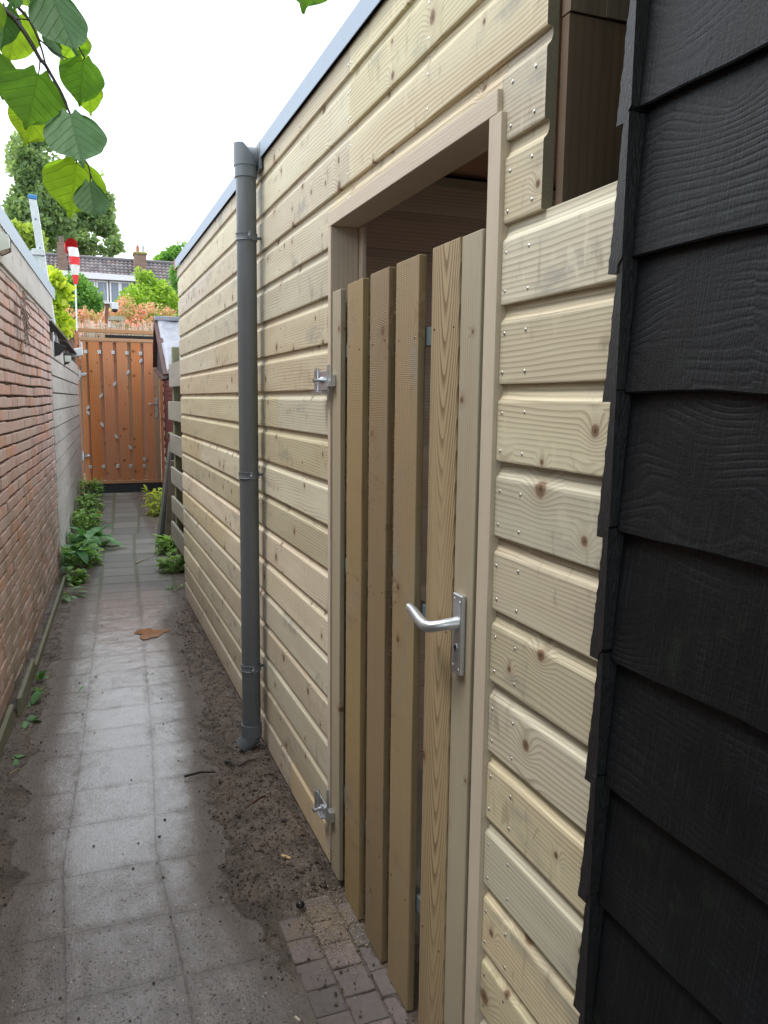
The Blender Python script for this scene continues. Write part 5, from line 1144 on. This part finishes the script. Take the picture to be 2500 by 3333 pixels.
# ================================================================ HANGING LIME BRANCH
br = thing('lime_branch', atd(60, -200, 1.05), 'drooping lime tree branch with large heart shaped leaves in the upper left', 'branch')
MAT['leafA'] = leafmat('lime_leaf_dark', (.095, .22, .085), (.12, .27, .08), .34, .55, True)
MAT['leafB'] = leafmat('lime_leaf_mid', (.14, .33, .055), (.19, .40, .07), .55, .42, True)
MAT['leafC'] = leafmat('lime_leaf_bright', (.27, .50, .05), (.38, .60, .06), .65, .45, True)
def lime_leaf(base, tip, width, D_, mat, sd, fold=.15, curl=.10, tiltx=0.0, dD=0.0, skew=0.0, name='leaf'):
    # px coordinates in the photo's upper-left corner; D_ distance, dD extra distance at the tip
    b = atd(base[0], base[1], D_); tp = atd(tip[0], tip[1], D_+dD); Lv = tp-b; L = np.linalg.norm(Lv); v = Lv/L; view = (b+tp)/2-CAM; view /= np.linalg.norm(view)
    u = np.cross(v, view); u /= np.linalg.norm(u); nrm = np.cross(u, v); u = u*math.cos(tiltx)+nrm*math.sin(tiltx); nrm = np.cross(u, v); W2 = width/PF*D_*.5
    # outline of a heart-shaped leaf, half-width as function of t (0 at base lobes, 1 at tip)
    nt_, nu_ = 34, 14; rr = random.Random(sd); vs = []; uvs = []
    def half(t):
        if t < 0: return 0
        t_b = min(1, t/.90); tip_ = .16*(1-t)/.2 if t > .8 else 0
        return max(max(0, math.sin(math.pi*min(1, (t_b*.955+.045))**.76))**.74*(1-.06*t), tip_)
    idx = {}; rows = []
    for i in range(nt_+1):
        t_ = i/nt_; row = []
        hw = half(t_)
        for j in range(-nu_, nu_+1):
            s_ = j/nu_; hwj = hw
            lobe = .13*math.exp(-((abs(s_)-.50)/.26)**2)*max(0, 1-t_*5)-.0   # lobes rise behind the petiole notch
            tt = t_-lobe
            ser = .05*((abs(math.sin(i*2.9+(1.3 if s_ > 0 else 0))))) if abs(j) == nu_ else 0
            x = s_*(hwj+ser)*(1+skew*s_); z_ = fold*abs(s_)*hwj*1.0-curl*(t_**2)*1.2+.03*math.sin(9*t_+3*s_+sd)*abs(s_)+.02*math.sin(16*(t_-.55*abs(s_)))*abs(s_)
            p = b+v*L*tt+u*x*W2+nrm*z_*W2*1.2; row.append(len(vs)); vs.append(p); uvs.append((s_*hwj*.55, t_))
        rows.append(row)
    fs = [(rows[i][j], rows[i][j+1], rows[i+1][j+1], rows[i+1][j]) for i in range(nt_) for j in range(2*nu_)]
    mb = MB(); mb.add(vs, fs, rr.random(), True); o = mb.build(name, mat, br); me = o.data; uvl = me.uv_layers.new(name='UVMap')
    for lp_ in me.loops: uvl.data[lp_.index].uv = uvs[lp_.vertex_index]
    return o
Z = lambda x, y: (x/3.0725, y/3.0725)
A_m, B_m, C_m = MAT['leafA'], MAT['leafB'], MAT['leafC']
lime_leaf(Z(500, -110), Z(775, 585), 175, .98, A_m, 1, .35, .10, .35, -.02)
lime_leaf(Z(300, 40), Z(640, 495), 110, 1.00, A_m, 2, .5, .1, -.9, .0)
lime_leaf(Z(835, 600), Z(790, 1085), 142, 1.00, B_m, 3, .10, .25, .1, .01)
lime_leaf(Z(880, 800), Z(905, 1165), 105, 1.05, C_m, 4, .2, .1, .4, .02)
lime_leaf(Z(385, 745), Z(255, 1310), 205, .99, B_m, 5, .08, .05, .0, .0)
lime_leaf(Z(400, 1000), Z(250, 1475), 165, 1.06, C_m, 6, .12, .1, -.1, .0)
lime_leaf(Z(705, 1138), Z(840, 1690), 190, .95, A_m, 7, .18, .05, .12, -.05)
lime_leaf(Z(765, 1625), Z(700, 2185), 196, 1.02, C_m, 8, .08, .05, .0, .01)
lime_leaf(Z(900, 1825), Z(960, 2230), 112, .98, A_m, 9, .45, .25, .15, -.02)
lime_leaf(Z(190, 150), Z(75, 655), 150, 1.05, C_m, 10, .15, .05, -.1, .0)
lime_leaf(Z(60, 70), Z(20, 520), 95, 1.00, A_m, 11, .3, .1, -.4, .0)
lime_leaf(Z(-70, 520), Z(30, 1010), 130, 1.00, B_m, 12, .2, .05, .2, .0)
lime_leaf(Z(800, 370), Z(590, 640), 110, 1.07, C_m, 13, .2, .1, .2, .0)
lime_leaf(Z(790, 330), Z(850, 600), 70, 1.08, C_m, 14, .2, .1, .3, .0)
lime_leaf(Z(140, -160), Z(140, 115), 75, .99, A_m, 15, .3, .1, .5, .0)
lime_leaf(Z(240, -120), Z(300, 90), 90, 1.06, C_m, 16, .2, .1, .0, .0)
lime_leaf(Z(-60, -20), Z(15, 330), 60, .98, C_m, 17, .2, .1, .3, .0)
lime_leaf(Z(470, 330), Z(640, 640), 60, 1.03, A_m, 18, .2, .1, .9, .0)
lime_leaf(Z(760, 1540), Z(640, 1600), 40, 1.03, A_m, 19, .2, .1, .3, .0)
tw = MB()
def twig(pts, r0, r1, D_=1.0):
    P_ = [atd(*Z(*p), D_) for p in pts]; n = len(P_); tw.tube(P_, [r0+(r1-r0)*i/(n-1) for i in range(n)], 8)
twig([(-400, -350), (-10, 45), (150, 190), (250, 330), (330, 460), (400, 590), (455, 650), (600, 900), (660, 1040), (702, 1140)], .0036, .0014, 1.0)
twig([(170, 60), (245, 140), (300, 210), (345, 300), (385, 395), (425, 520), (455, 640)], .0020, .0011, .997)
twig([(150, 190), (220, 188), (300, 205)], .0010, .0008, .998); twig([(395, 395), (470, 460), (560, 530), (700, 600), (830, 605)], .0010, .0007, 1.01)
twig([(400, 590), (398, 660), (385, 745)], .0010, .0008, .995); twig([(765, 430), (845, 575), (835, 610)], .0012, .0008, 1.01); twig([(600, 1110), (622, 1165), (680, 1150)], .0011, .0009, 1.0)
twig([(702, 1140), (760, 1400), (768, 1560), (765, 1640)], .0012, .0008, 1.0); twig([(780, 1560), (880, 1640), (905, 1750), (900, 1830)], .0011, .0007, 1.0); twig([(905, 1740), (945, 1850)], .0009, .0007, .99)
twig([(800, 270), (855, 345)], .0008, .0004, 1.0)
tw.build('twig', simple('branch_bark', (.06, .045, .045), .6, 0, .3, 60), br)
b2 = thing('lime_twig', atd(980, -200, .9), 'single lime leaf just entering the top edge of the picture', 'branch'); _old = br; br = b2
lime_leaf((1010, -210), (985, 52), 250, .92, B_m, 30, .1, .05, .2, .0); br = _old
tw = MB(); tw.tube([atd(985, -420, .92), atd(1000, -300, .92), atd(1010, -205, .92)], .0012, 6); tw.build('twig', simple('leaf_stalk', (.12, .16, .06), .6), b2)

# ---- the lime tree itself stands behind the viewer on the left; its crown hangs over the path
def BLB(x, y, z, r): return (x, y, z, r, r, r*.75)
lt = thing('lime_tree', (-2.1, -2.2, 0), 'large lime tree whose crown overhangs the path from behind the brick wall', 'tree')
t = MB(); t.tube([(-2.1, -2.2, 0), (-2.0, -2.1, 2.2), (-1.6, -1.9, 4.2), (-1.2, -1.6, 6)], [.22, .18, .13, .05], 12)
for e in ((-.2, -1.0, 4.4), (1.2, -2.0, 4.6), (-2.6, -.6, 4.6), (-.6, -.4, 3.6)): t.tube([(-1.9, -2.05, 2.8), tuple((a+b)/2+.1 for a, b in zip((-1.9, -2.05, 2.8), e)), e], [.08, .05, .015], 8)
t.tube([(-.6, -.4, 3.6), tuple(atd(-900, -1100, .95)), tuple(atd(-400/3.07, -350/3.07, 1.0))], [.015, .008, .0036], 8); t.build('trunk', bark, lt)
t = MB(); foliage(t, [BLB(-.4, -1.9, 4.8, 1.5), BLB(1.2, -2.4, 4.6, 1.5), BLB(-2.2, -1.6, 5.0, 1.6), BLB(-1.0, -2.6, 6.2, 1.7), BLB(.4, -3.2, 3.8, 1.3), BLB(-1.0, -1.0, 4.0, .8)], 9000, .15, 1.1, .25, .30, 1.2); t.build('crown', MAT['green'], lt)
